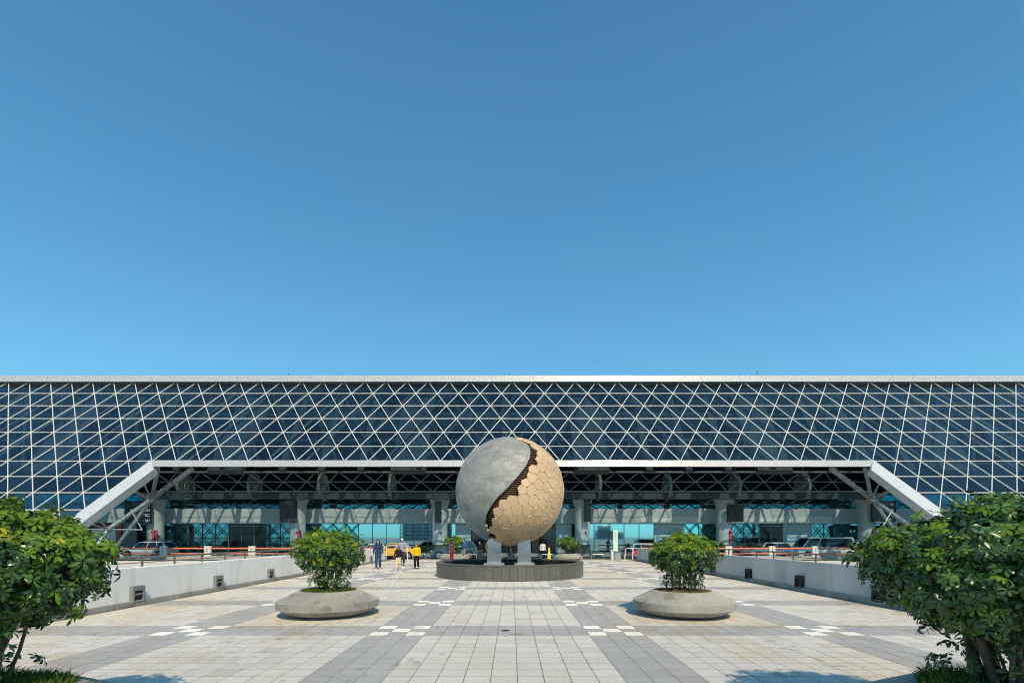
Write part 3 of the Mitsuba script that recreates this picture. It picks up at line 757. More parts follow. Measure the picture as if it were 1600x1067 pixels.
# inner layer of the space frame: rafters and added shade panels behind the glass
def slope_bar(x, w, d, off, r0=0.15, r1=5.9):
    a, b = P(0, r0) - NRM * off, P(0, r1) - NRM * off
    return bar((x, a[1], a[2]), (x, b[1], b[2]), w, d, NRM)
COLX = [s * v for v in (38.45, 23.05, 7.7) for s in (-1, 1)]
COLX.sort()
for cx in COLX:
    part(TB, 'girder', slope_bar(cx - .9, 2.9, .5, 1.5), 'dark_steel')  # wide opaque bars added to cast shade stripes on the transom band
    for k in (1, 2, 3):
        part(TB, 'rafter', slope_bar(cx - .9 + 1.5 + k * 3.3, .55, .3, 1.3), 'dark_steel')
for k in range(-20, 20):
    for sg_ in (-1, 1):
        x0_, x1_ = k * 3.3 + .6, k * 3.3 + .6 + sg_ * 4.95
        a, b = P(0, .2) - NRM * 1.0, P(0, 5.8) - NRM * 1.0
        part(TB, 'inner_brace', tube([(x0_, a[1], a[2]), (x1_, b[1], b[2])], .13, 6), 'dark_steel', smooth=40)
for r in (1.5, 3.5, 5.2):
    q = P(0, r) - NRM * 1.7
    part(TB, 'purlin', tube([(-90, q[1], q[2]), (90, q[1], q[2])], .11, 8), 'dark_steel')
# interior floors seen faintly through the glass
for z, y0, x1 in ((13.9, 49.0, 20.0),):
    part(TB, 'gallery', [box((2 * x1, 6, .5), (0, y0 + 3, z)), box((2 * x1, .06, .06), (0, y0, z + 1.25))] + [box((.08, .06, 1.2), (x, y0, z + .6)) for x in np.arange(-x1, x1 + .1, 2.2)], 'interior_teal')
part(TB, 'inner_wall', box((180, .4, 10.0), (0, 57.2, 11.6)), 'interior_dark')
for s in (-1, 1):
    ew = [(xx, yy, zz) for xx in (s * 90.4, s * 90.9) for yy, zz in ((34.6, -.3), (46.1, 16.3), (80, 16.3), (80, -.3))]
    part(TB, 'end_wall', hull(np.array(ew)), 'grey_steel')
for s in (-1, 1):   # rooms behind the low flanks of the facade
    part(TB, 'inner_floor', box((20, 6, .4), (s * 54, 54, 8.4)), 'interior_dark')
# lattice that hangs behind the portal beam
la, lb = (42.1, 7.30), (43.0, 5.75)
def lat(x, t): return (x, la[0] + (lb[0] - la[0]) * t, la[1] + (lb[1] - la[1]) * t)
for t, r in ((0, .075), (.5, .035), (1.0, .06)):
    part(TB, 'lattice_chord', tube([lat(-29.6 - t, t), lat(29.8 + t, t)], r, 8), 'lattice_grey', smooth=40)
for a0 in range(-17, 17):
    for s in (-1, 1):
        xa, xb = X0 + (a0 + .5) * PT, X0 + (a0 + .5 + s) * PT
        if abs(xa) < 30.3 and abs(xb) < 30.3:
            part(TB, 'lattice_brace', tube([lat(xa, 0), lat(xb, 1)], .034, 6), 'lattice_grey', smooth=40)
part(TB, 'cross_beam', box((78, .7, .62), (0, 52.6, 6.14)), 'dark_steel')
# round louvred discs under the soffit
for px in (290, 398, 505, 613, 720, 828, 935, 1042, 1148, 1254):
    x = (px - 800) / 780 * 46 + .1
    d = lathe([(0.0, -.16), (.35, -.17), (.40, -.10), (1.05, -.07), (1.22, -.12), (1.25, 0), (1.22, .12), (1.05, .07), (.40, .10), (.35, .17), (0.0, .16)], 48)
    d.apply_transform(trimesh.transformations.rotation_matrix(math.pi / 2, [0, 1, 0])); d.apply_translation((x, 46, 6.47))
    dk = part(TB, 'ceiling_disc', d, 'disc_grey', smooth=30)
    sp = []
    for i in range(24):
        a = 2 * math.pi * i / 24
        for sd in (-1, 1):
            sp.append(bar((x + sd * .11, 46 + .42 * math.cos(a), 6.47 + .42 * math.sin(a)), (x + sd * .085, 46 + 1.08 * math.cos(a), 6.47 + 1.08 * math.sin(a)), .03, .03, (1, 0, 0)))
    part(dk, 'vane', sp, 'dark_steel', kind='stuff')
    part(dk, 'hanger', tube([(x, 46, 7.6), (x, 46, 8.6)], .05, 6), 'dark_steel')
# branching steel struts at both ends of the portal
for s in (-1, 1):
    S = np.array([s, 1, 1.0]); o = np.array([0.12 if s > 0 else 0.0, 0, 0])
    A, B = np.array([32.4, 45.0, 5.24]), np.array([33.9, 42.0, 2.45])
    def q(*p): return np.array(p) * S + o
    for p0, p1, r in ((A, (26.4, 41.3, 7.45), .21), (A, (29.1, 41.2, 7.5), .15), (A, (30.0, 39.0, 5.6), .10), (A, (29.9, 40.3, 6.7), .07), (A, (31.2, 40.0, 6.1), .07),
                      (A, B, .19), (B, (34.6, 40.6, -.35), .19), (A, (36.1, 44.5, -.35), .16),
                      (B, (37.4, 41.3, 2.5), .07), (B, (34.6, 38.6, 3.6), .08), (B, (33.6, 39.3, 4.6), .09), (B, (32.2, 38.4, 3.9), .06), (B, (31.6, 42.8, 2.45), .06), (B, (33.8, 42, -.35), .10), ((31.6, 42.8, 2.45), (32.9, 43.2, 4.2), .05)):
        part(TB, 'strut', tube([q(*p0), q(*p1)], r, 10), 'light_steel', smooth=40)
    for c, r in ((A, .42), (B, .28)):
        b = trimesh.creation.icosphere(2, r); b.apply_translation(q(*c)); part(TB, 'ball_joint', b, 'light_steel', smooth=True)
# columns with flared heads and dark granite feet
for cx in COLX:
    c = lathe([(.90, 1.05), (.80, 1.06), (.80, 4.6), (.86, 5.2), (1.05, 5.75), (1.25, 6.1), (0, 6.1)], 40); c.apply_translation((cx, 54, 0))
    ck = part(TB, 'column', c, 'column_cladding', smooth=30)
    f = lathe([(.86, .05), (.88, .08), (.88, 1.0), (.85, 1.04), (.5, 1.04)], 40); f.apply_translation((cx, 54, 0))
    part(ck, 'column_base', f, 'dark_granite', smooth=30)
    cam = cbox((.14, .25, .14), (cx + .25, 53.1, 2.35), .03)
    part(ck, 'camera_box', cam, 'black_matte')
# white transom band and the glazing above and below it
BY0 = 56.0
for i in range(-28, 28):
    if -1 < 0: part(TB, 'band_panel', cbox((1.938, .3, 1.71), (i * 1.95 + .98, BY0 + .15, 4.185), .01), 'band_panel')
for xa, xb, name in ((14.5, 21.15, 'pale'), (26.2, 36.0, 'pale')):
    part(TB, 'band_sign_plate', cbox((xb - xa, .06, .80), ((xa + xb) / 2, BY0 - .035, 3.76), .01), 'cream_panel')
xs = np.arange(-56, 56.01, 1.6)
up = []
for i in range(len(xs) - 1):
    up.append(quad((xs[i] + .02, BY0 + .1, 5.07), (xs[i + 1] - .02, BY0 + .1, 5.07), (xs[i + 1] - .02, BY0 + .1, 6.6), (xs[i] + .02, BY0 + .1, 6.6)))
    part(TB, 'upper_pane', up[-1], 'upper_glass')
br = []
for i in range(len(xs) - 1):
    a, b = xs[i], xs[i + 1]
    part(TB, 'brace', [tube([(a, BY0 - .1, 5.07), (b, BY0 - .1, 5.95)], .045, 5), tube([(b, BY0 - .1, 5.07), (a, BY0 - .1, 5.95)], .045, 5)], 'dark_steel')
part(TB, 'rail_tube', tube([(-56, BY0 - .12, 5.5), (56, BY0 - .12, 5.5)], .05, 6), 'dark_steel')
# ground floor bays: (left, right, kind) in metres along the facade
def bx(px): return (px - 800) / 780 * 56 + .1
BAYS = [(bx(120), bx(214), 'wall'), (bx(214), bx(228), 'dark'), (bx(228), bx(300), 'sky'), (bx(255), bx(357), 'lattice'), (bx(357), bx(417), 'door'), (bx(417), bx(480), 'lattice'), (bx(480), bx(560), 'lattice'), (bx(560), bx(712), 'sky'), (bx(712), bx(736), 'poster'),
        (bx(736), bx(772), 'wood'), (bx(772), bx(832), 'door'), (bx(832), bx(868), 'wood'), (bx(868), bx(893), 'poster'), (bx(893), bx(905), 'dark'), (bx(905), bx(1022), 'sky'), (bx(1022), bx(1068), 'poster'), (bx(1068), bx(1186), 'lattice'), (bx(1186), bx(1223), 'door'),
        (bx(1223), bx(1268), 'poster'), (bx(1268), bx(1345), 'lattice'), (bx(1345), bx(1376), 'sky'), (bx(1376), bx(1394), 'dark'), (bx(1394), bx(1450), 'wall')]
ZT = 3.31
for xa, xb, kind in BAYS:
    n = max(1, int(round((xb - xa) / 1.55)))
    q = np.linspace(xa, xb, n + 1)
    yb = BY0 + .05 if kind != 'sky' else BY0 + .06
    if kind in ('lattice', 'sky', 'door', 'dark'):
        m = {'lattice': 'teal_glass', 'sky': 'mirror_glass', 'door': 'dark_glass', 'dark': 'dark_glass'}[kind]
        for i in range(n):
            part(TB, 'door_leaf' if kind == 'door' else 'window_pane', box((q[i + 1] - q[i] - .03, .03, ZT - .12), ((q[i] + q[i + 1]) / 2, yb, (ZT + .12) / 2)), m)
        for x in q:
            part(TB, 'window_mullion', box((.05, .10, ZT - .1), (x, BY0 + .02, (ZT + .1) / 2)), 'grey_steel' if kind == 'door' else 'dark_steel')
    if kind == 'lattice':  # added bars before the glass stand in for the facade lattice mirrored there
        k = max(1, int(round((xb - xa) / 1.45))); qq = np.linspace(xa, xb, k + 1)
        for i in range(k):
            for z0, z1 in ((1.75, ZT), (.2, 1.75)):
                part(TB, 'brace', [tube([(qq[i], BY0 - .25, z0), (qq[i + 1], BY0 - .25, z1)], .05, 5), tube([(qq[i + 1], BY0 - .25, z0), (qq[i], BY0 - .25, z1)], .05, 5)], 'dark_steel')
        part(TB, 'brace_rail', tube([(xa, BY0 - .25, 1.75), (xb, BY0 - .25, 1.75)], .06, 6), 'dark_steel')
    if kind == 'door':
        part(TB, 'door_head', box((xb - xa, .12, .08), ((xa + xb) / 2, BY0 - .03, 3.05)), 'grey_steel')
    if kind == 'poster':
        pk = part(TB, 'poster_wall', cbox((xb - xa - .04, .12, ZT - .15), ((xa + xb) / 2, BY0, (ZT + .1) / 2), .01), 'band_panel')
        w = xb - xa
        part(pk, 'poster', box((w * .86, .02, 1.0), ((xa + xb) / 2, BY0 - .075, 1.95)), 'poster_sky')
        part(pk, 'poster_strip', box((w * .86, .02, .14), ((xa + xb) / 2, BY0 - .077, 1.36)), 'poster_blue')
        # a white aircraft printed on the poster, nose to the left
        cxm = (xa + xb) / 2
        pl = Polygon([(-.9, .0), (-.7, .12), (.6, .16), (.95, .42), (1.05, .42), (.9, .1), (.85, .02), (.3, -.03), (.5, -.3), (.35, -.3), (-.1, -.05), (-.7, -.08)])
        a = trimesh.creation.extrude_polygon(affinity.scale(pl, w * .36, w * .3, origin=(0, 0)), .01, engine='earcut')
        a.apply_transform(trimesh.transformations.rotation_matrix(math.pi / 2, [1, 0, 0])); a.apply_translation((cxm, BY0 - .087, 1.98))
        part(pk, 'aircraft_print', a, 'sign_white')
    if kind == 'wood':
        part(TB, 'wooden_door_surround', [cbox((min(.7, xb - xa), .5, ZT - .1), (xa + .35 if xa > 0 else xb - .35, BY0 - .2, (ZT + .1) / 2), .02), cbox((xb - xa, .3, .5), ((xa + xb) / 2, BY0 - .1, ZT - .3), .02)], 'brown_wood')
        part(TB, 'window_pane', box((xb - xa - .75, .03, ZT - .2), ((xa + xb) / 2 + (.35 if xa > 0 else -.35), BY0 + .06, (ZT + .1) / 2)), 'dark_glass')
    if kind == 'wall':
        part(TB, 'end_bay_wall', cbox((xb - xa, .3, ZT), ((xa + xb) / 2, BY0 + .1, ZT / 2 + .05), .01), 'grey_steel')
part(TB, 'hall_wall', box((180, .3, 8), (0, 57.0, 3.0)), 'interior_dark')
# red-brown glazed lobby under each low end of the facade
for s in (-1, 1):
    part(TB, 'lobby_beam', cbox((13.5, .5, .55), (s * 46.0, 50.5, 3.0), .03), 'red_brown')
    for x in (39.6, 42.8, 46.0, 49.2):
        part(TB, 'lobby_post', cbox((.5, .4, 2.9), (s * x, 50.5, 1.3), .03), 'brown_wood' if s > 0 else 'red_brown')
    for x in (41.2, 44.4, 47.6):
        f = part(TB, 'lobby_window', box((2.5, .05, 1.0), (s * x, 50.55, 1.95)), 'sign_white')
        part(f, 'window_sill', cbox((2.6, .2, .9), (s * x, 50.5, .5), .02), 'grey_steel')
# ---------------------------------------------------------------- boards and red column signs
def strokes(x, y, z, s, seed, th=.008):
    """a square sign character made of separate pen strokes"""
    r = np.random.default_rng(seed); o = []
    for zz in (.92, .5, .08)[: r.integers(2, 4)]: o.append(box((s * r.uniform(.6, .95), th, s * .11), (x, y, z + (zz - .5) * s)))
    for xx in r.choice([-.32, 0, .32], r.integers(1, 3), replace=False): o.append(box((s * .12, th * 1.3, s * r.uniform(.6, .95)), (x + xx * s, y, z)))
    return o
def board(label, cat, x0, x1, z0, z1, y, rot, texts, faint=()):
    k = thing('sign_board', label, cat, 'airline boards on the columns')
    cx, cz = (x0 + x1) / 2, (z0 + z1) / 2
    R4 = trimesh.transformations.rotation_matrix(rot, [0, 0, 1], (cx, y, cz))
    def put(n, m, mt):
        m = tri(m); m.apply_transform(R4); part(k, n, m, mt)
    put('panel', cbox((x1 - x0, .22, z1 - z0), (cx, y, cz), .02), 'black_board')
    put('bracket', [box((.12, .9, .12), (cx, y + .5, z1 - .3)), box((.12, .9, .12), (cx, y + .5, z0 + .3))], 'grey_steel')
    for i, (t, fx, fz, h) in enumerate(texts):
        put('lettering', text_facing(t, h, x0 + (x1 - x0) * fx, y - .112, z0 + (z1 - z0) * fz, .01), 'sign_white')
    for i, (fx, fz, h, n) in enumerate(faint):
        o = []
        for j in range(n): o += strokes(x0 + (x1 - x0) * fx + j * h * 1.15, y - .115, z0 + (z1 - z0) * fz, h, 90 + i * 7 + j)
        put('lettering', o, 'sign_grey')
YB = 52.6
def sx(px): return (px - 800) / 780 * YB + .1
def sz(py): return 1.754 + (840.5 - py) / 780 * YB
board('black airline board by the far left column, reading ZH, SC and MF', 'sign', sx(196), sx(236), sz(817.5), sz(783), YB, 0.0,
      [('ZH', .80, .54, .26), ('SC', .80, .30, .26), ('MF', .80, .06, .26), ('A', .88, .80, .24)], [(.36, .86, .17, 4), (.34, .62, .2, 6), (.34, .38, .2, 7), (.44, .12, .17, 5)])
board('black airline board by the far right column, reading HO, HX and BX', 'sign', sx(1362), sx(1399), sz(815), sz(783), YB, 0.0,
      [('HO', .70, .77, .24), ('HX', .70, .50, .24), ('BX', .70, .05, .24)], [(.40, .83, .16, 4), (.42, .56, .16, 3), (.30, .14, .13, 5), (.3, .05, .12, 4)])
board('dark board with faint grey lettering by the second column from the left', 'sign', sx(437.5), sx(463.5), sz(816), sz(781), YB, 0.0, [], [(.40, .93, .18, 4), (.40, .80, .2, 4), (.28, .1, .22, 6)])
board('plain black board turned away by the second column from the right', 'sign', sx(1136), sx(1162), sz(815), sz(788), YB, 0.12, [])
board('narrow dark board on the column just right of the globe', 'sign', sx(912.5), sx(923), sz(815), sz(779), YB, 0.0, [])
board('narrow dark board on the column just left of the globe', 'sign', sx(680), sx(690), sz(817), sz(783), YB, 0.0, [])
for i, (px0, px1, py0, py1, cols, lab) in enumerate(((237, 246.5, 828, 846.5, 2, 'red sign of two rows of white characters on the far left column'), (464.5, 471, 828.5, 847, 2, 'narrow red sign on the second column from the left, behind the shrub'),
                                      (1139.5, 1144.5, 828, 849.5, 1, 'narrow red sign on the second column from the right'), (1363, 1367.5, 826, 846, 1, 'narrow red sign on the far right column'))):
    k = thing('column_sign', lab, 'sign', 'red signs on the columns')
    y = 53.02 if cols == 2 else 53.12
    x0, x1 = (px0 - 800) / 780 * y + .1, (px1 - 800) / 780 * y + .1
    z0, z1 = 1.754 + (840.5 - py1) / 780 * y, 1.754 + (840.5 - py0) / 780 * y
    part(k, 'panel', [cbox(((x1 - x0) / cols - .02, .05, z1 - z0), (x0 + (x1 - x0) * (c + .5) / cols, y, (z0 + z1) / 2), .008) for c in range(cols)], 'sign_red')
    part(k, 'bracket', box((.08, .5, .08), ((x0 + x1) / 2, y + .25, (z0 + z1) / 2)), 'grey_steel')
    n = 4
    for c in range(cols):
        for j in range(n):
            s = min((x1 - x0) / cols * .62, (z1 - z0) / n * .7)
            part(k, 'lettering', strokes(x0 + (x1 - x0) * (c + .5) / cols, y - .03, z1 - (z1 - z0) * (j + .5) / n, s, 300 + 17 * c + j), 'sign_white')
# ---------------------------------------------------------------- people
def limb(pts):
    """union of the hulls of neighbouring spheres [(x, y, z, r), ...]"""
    out = []
    S = [m3.Manifold.sphere(p[3], 14).translate(p[:3]) for p in pts]
    for a, b in zip(S[:-1], S[1:]): out.append(m3.Manifold.batch_hull([a, b]))
    return out
def soft(ms, length=.045, it=6):
    m = m3.Manifold.batch_boolean(ms, m3.OpType.Add).refine_to_length(length)
    t = tri(m); t = trimesh.Trimesh(t.vertices, t.faces, process=True)
    trimesh.smoothing.filter_taubin(t, iterations=it); return t
def ell(c, r):
    return m3.Manifold.sphere(1.0, 20).scale(r).translate(c)
def lerp(a, b, t): return tuple(np.array(a) * (1 - t) + np.array(b) * t)

def person(label, x, y, z, H, yaw, top, legs, shoes='white_cloth', hair='hair', long_hair=False, stride=.16, arms=(0.1, -0.1), bend=(0.25, 0.25), hold=False, hat=None, mask=None, lean=0.0, look=0.0, sleeves=True, skirt=0, slim=1.0, raise_arm=None):
    """facing -y (towards the camera) before yaw; built 1.70 m tall, then scaled"""
    key = thing('person', label, 'person')
    W = slim
    hipz, kz, az = .90, .49, .09
    neck, head = (0, -.02 - lean * .5, 1.44), (0, -.045 - lean * .6, 1.575)
    pel, chest = (0, 0, .95), (0, -lean * .35, 1.28)
    J = {}
    for i, s in enumerate((-1, 1)):
        f = -s * stride
        hip = (s * .085 * W, 0, hipz)
        ank = (s * .085, -f, az + (.05 if f < 0 else 0))
        kn = (s * .09, -f * .42 - .045, kz)
        sh = (s * .175 * W, -lean * .45, 1.385)
        sw = arms[i]
        el = (s * (.235 * W), sh[1] - sw * .30, 1.12)
        wr = (s * (.245 * W), el[1] - sw * .22 - bend[i] * .20, .89 + bend[i] * .14)
        if hold: el = (s * .25, sh[1] + .02, 1.13); wr = (s * .06, sh[1] - .25, 1.09)
        if raise_arm == s: el = (s * .36, sh[1] - .06, 1.20); wr = (s * .50, sh[1] - .20, 1.12)
        J[s] = dict(hip=hip, kn=kn, ank=ank, sh=sh, el=el, wr=wr, toe=(ank[0] + s * .02, ank[1] - .15, .03), heel=(ank[0], ank[1] + .04, .035))
    tor = lambda e: [m3.Manifold.batch_hull([ell((-.07 * W, 0, .93), (.10 + e, .095 + e, .09)), ell((.07 * W, 0, .93), (.10 + e, .095 + e, .09)), ell((0, -lean * .2, 1.12), (.135 * W + e, .095 + e, .06))]),
                     m3.Manifold.batch_hull([ell((0, -lean * .2, 1.12), (.135 * W + e, .095 + e, .06)), ell((-.09 * W, chest[1], 1.30), (.085 + e, .10 + e, .09)), ell((.09 * W, chest[1], 1.30), (.085 + e, .10 + e, .09)), ell((0, neck[1], 1.41), (.09 + e, .06 + e, .03))])]
    body = tor(0)
    for s in (-1, 1):
        j = J[s]
        body += limb([(*j['hip'], .085), (*j['kn'], .055), (*j['ank'], .038)])
        body += limb([(*j['heel'], .034), (*j['ank'], .036), (*j['toe'], .026)]) + limb([(*j['heel'], .034), (*j['toe'], .028)])
        body += limb([(*lerp(chest, j['sh'], .75)[:2], 1.385, .055), (*j['sh'], .056), (*j['el'], .041), (*j['wr'], .027)])
        # hand: palm, four fingers of different length, thumb on the side
        w = np.array(j['wr']); d = w - np.array(j['el']); d /= np.linalg.norm(d)
        sd = np.cross(d, [0, 1, 0]); sd /= np.linalg.norm(sd); fw = np.cross(sd, d); fw = fw if fw[1] < 0 else -fw
        palm = w + d * .075
        body += limb([(*w, .025), (*(w + d * .04), .028), (*palm, .030)])
        for i, L in enumerate((.058, .068, .064, .05)):
            b = palm + fw * (.024 - .016 * i) + d * .012; m1 = b + d * L * .55 - sd * s * .008; e = m1 + d * L * .45 - sd * s * .018
            body += limb([(*b, .0095), (*m1, .009), (*e, .0075)])
        tb = w + d * .03 + fw * .024
        body += limb([(*tb, .012), (*(tb + fw * .024 + d * .025), .0105), (*(tb + fw * .028 + d * .055), .009)])
    body += limb([(*neck, .055), (neck[0], neck[1] - .01, 1.50, .052)])
    hd = [m3.Manifold.batch_hull([ell(head, (.075, .095, .105)), ell((0, head[1] - .028, head[2] - .075), (.045, .055, .04))]),
          ell((0, head[1] - .100, head[2] - .018), (.013, .018, .026)), ell((0, head[1] - .088, head[2] - .062), (.024, .010, .012))] + [ell((s * .078, head[1] + .005, head[2] - .01), (.012, .022, .032)) for s in (-1, 1)]
    H3 = m3.Manifold.batch_boolean(hd, m3.OpType.Add).translate((-head[0], -head[1], -head[2])).rotate((0, 0, math.degrees(look))).translate(head)
    parts = [('body', soft(body + [H3], .05, 5), 'skin')]
    def onhead(m): return m.translate((-head[0], -head[1], -head[2])).rotate((0, 0, math.degrees(look))).translate(head)
    if mask == 'hood':
        hm = onhead(m3.Manifold.batch_boolean([ell((0, head[1] + .02, head[2] + .015), (.105, .12, .13)), ell((0, head[1] + .02, head[2] - .12), (.10, .10, .09))], m3.OpType.Add) - ell((0, head[1] - .12, head[2] - .02), (.062, .07, .045)))
        parts.append(('hood', soft([hm], .05, 4), 'cloth_black'))
    else:
        cap = ell((0, head[1] + .018, head[2] + .02), (.088, .10, .108)) - m3.Manifold.cube((.4, .3, .3), True).translate((0, head[1] - .19, head[2] - .105)) - m3.Manifold.cube((.14, .2, .12), True).translate((0, head[1] - .15, head[2] - .0))
        hs = [cap]
        if long_hair: hs += [m3.Manifold.batch_hull([ell((0, head[1] + .05, head[2] + .02), (.088, .065, .08)), ell((0, head[1] + .075, head[2] - .22), (.095, .045, .10))])] + [m3.Manifold.batch_hull([ell((s * .078, head[1], head[2] + .02), (.022, .05, .05)), ell((s * .085, head[1] - .02, head[2] - .20), (.025, .04, .06))]) for s in (-1, 1)]
        parts.append(('hair', soft([onhead(m) for m in hs], .05, 3), hair))
        for s in (-1, 1): parts.append(('eye', tri(onhead(ell((s * .031, head[1] - .089, head[2] + .008), (.013, .008, .007)))), 'black_matte'))
        parts.append(('mouth', tri(onhead(ell((0, head[1] - .097, head[2] - .062), (.022, .006, .005)))), 'red_brown'))
    if hat: parts.append(('hat', soft([onhead(ell((0, head[1] + .012, head[2] + .05), (.098, .112, .085)) - m3.Manifold.cube((.5, .5, .2), True).translate((0, head[1], head[2] - .065))), onhead(m3.Manifold.batch_hull([ell((0, head[1] - .07, head[2] + .045), (.075, .02, .008)), ell((0, head[1] - .14, head[2] + .035), (.05, .02, .008))]))], .05, 3), hat))
    ts = tor(.022)
    for s in (-1, 1):
        j = J[s]
        ts += limb([(*lerp(chest, j['sh'], .6)[:2], 1.375, .075), (*j['sh'], .074), (*j['el'], .058), (*lerp(j['el'], j['wr'], .95), .046)])
    ts.append(m3.Manifold.batch_hull([ell((-.07, 0, .90), (.115, .115, .05)), ell((.07, 0, .90), (.115, .115, .05)), ell((0, 0, 1.05), (.15, .115, .05))]))
    parts.append(('top', soft(ts, .05, 5), top))
    ls = [m3.Manifold.batch_hull([ell((-.07, .005, .92), (.102, .106, .07)), ell((.07, .005, .92), (.102, .106, .07)), ell((0, 0, .84), (.12, .10, .05))])]
    for s in (-1, 1):
        j = J[s]; ls += limb([(*j['hip'], .10), (*j['kn'], .078 + skirt), (*lerp(j['kn'], j['ank'], .94), .064 + skirt)])
    parts.append(('trousers', soft(ls, .05, 5), legs))
    for s in (-1, 1):
        j = J[s]
        parts.append(('shoe', soft(limb([(*j['heel'], .044), (*j['toe'], .038)]) + limb([(j['ank'][0], j['ank'][1] + .01, .075, .045), (*lerp(j['heel'], j['toe'], .6), .042)]), .05, 3), shoes))
    if hold: parts.append(('paper_bag', tri(m3.Manifold.batch_hull([ell((-.07, -lean * .45 - .33, 1.10), (.05, .03, .03)), ell((.07, -lean * .45 - .33, 1.08), (.05, .03, .03))])), 'white_cloth'))
    sc = H / 1.70
    M = trimesh.transformations.rotation_matrix(yaw, [0, 0, 1]); M[:3, :3] *= sc; M[:3, 3] = (x, y, z)
    for n, m, mt in parts:
        m = tri(m); m.apply_transform(M); m.vertices[:, 2] = np.maximum(m.vertices[:, 2], z + .001)
        part(key, n, m, mt, smooth=True)
    return key
def gx(px, y): return (px - 800) / 780 * y + EYE[0]
person('person with long dark hair in navy jacket and navy trousers walking towards the camera', gx(591, 27.7), 27.7, 0, 1.67, 0.1, 'navy', 'navy_jeans', long_hair=True, stride=.10, slim=.98, arms=(.05, -.1))
person('small person in black top and cream trousers, white sleeves showing', gx(622.5, 27.6), 27.6, 0, 1.30, -.15, 'cloth_black', 'cream_cloth', long_hair=True, stride=.12, skirt=.02, bend=(.5, .5), arms=(.2, -.1))
person('person in grey shirt, dark trousers and pale cap behind the small one', gx(628.5, 31.4), 31.4, 0, 1.72, .1, 'grey_cloth', 'char_cloth', shoes='char_cloth', hat='white_cloth', stride=.12, raise_arm=1)
person('person in bright yellow top and black trousers', gx(651, 28.3), 28.3, 0, 1.43, -.1, 'yellow_cloth', 'cloth_black', shoes='char_cloth', hair='bronze_dark', stride=.08, arms=(.08, -.08))
person('person in dark hood, plum jacket and maroon trousers', gx(705.5, 35.5), 35.5, 0, 1.62, .7, 'purple_cloth', 'maroon_cloth', shoes='char_cloth', mask='hood', stride=.06)
person('person in blue sweater and grey trousers holding something white', gx(725, 37.8), 37.8, 0, 1.72, -1.0, 'blue_cloth', 'grey_trouser', shoes='char_cloth', hold=True, stride=.05)
person('person in white top and dark trousers seen under the globe, right of its pedestals', gx(848, 43), 43, -.2, 1.66, 2.6, 'white_cloth', 'cloth_black', shoes='char_cloth', stride=.1)
person('person in black coat standing behind the right parapet, above the shrub', gx(1032.5, 44.0), 44.0, -.2, 1.78, 2.9, 'cloth_black', 'cloth_black', shoes='char_cloth', stride=.02)
person('person in olive jacket beside the second column from the right', gx(1128, 51.6), 51.6, -.2, 1.68, .4, 'olive_cloth', 'cloth_black', shoes='char_cloth', stride=.05)
person('person in black at the far right, behind the white hatchback', gx(1382, 51.4), 51.4, -.2, 1.72, .3, 'cloth_black', 'cloth_black', shoes='char_cloth', stride=.05)
person('person in black with a red bag strap, in the shade left of the pedestals', gx(750, 44.2), 44.2, -.2, 1.68, -.6, 'cloth_black', 'char_cloth', shoes='char_cloth', stride=.1)
person('person in dark green jacket in the shade close to the left pedestal', gx(761, 45.0), 45.0, -.2, 1.70, .9, 'olive_cloth', 'char_cloth', shoes='char_cloth', stride=.12)
person('person in dark coat passing between the two pedestals', gx(797, 46.0), 46.0, -.2, 1.66, 1.3, 'char_cloth', 'navy_jeans', shoes='char_cloth', stride=.16)
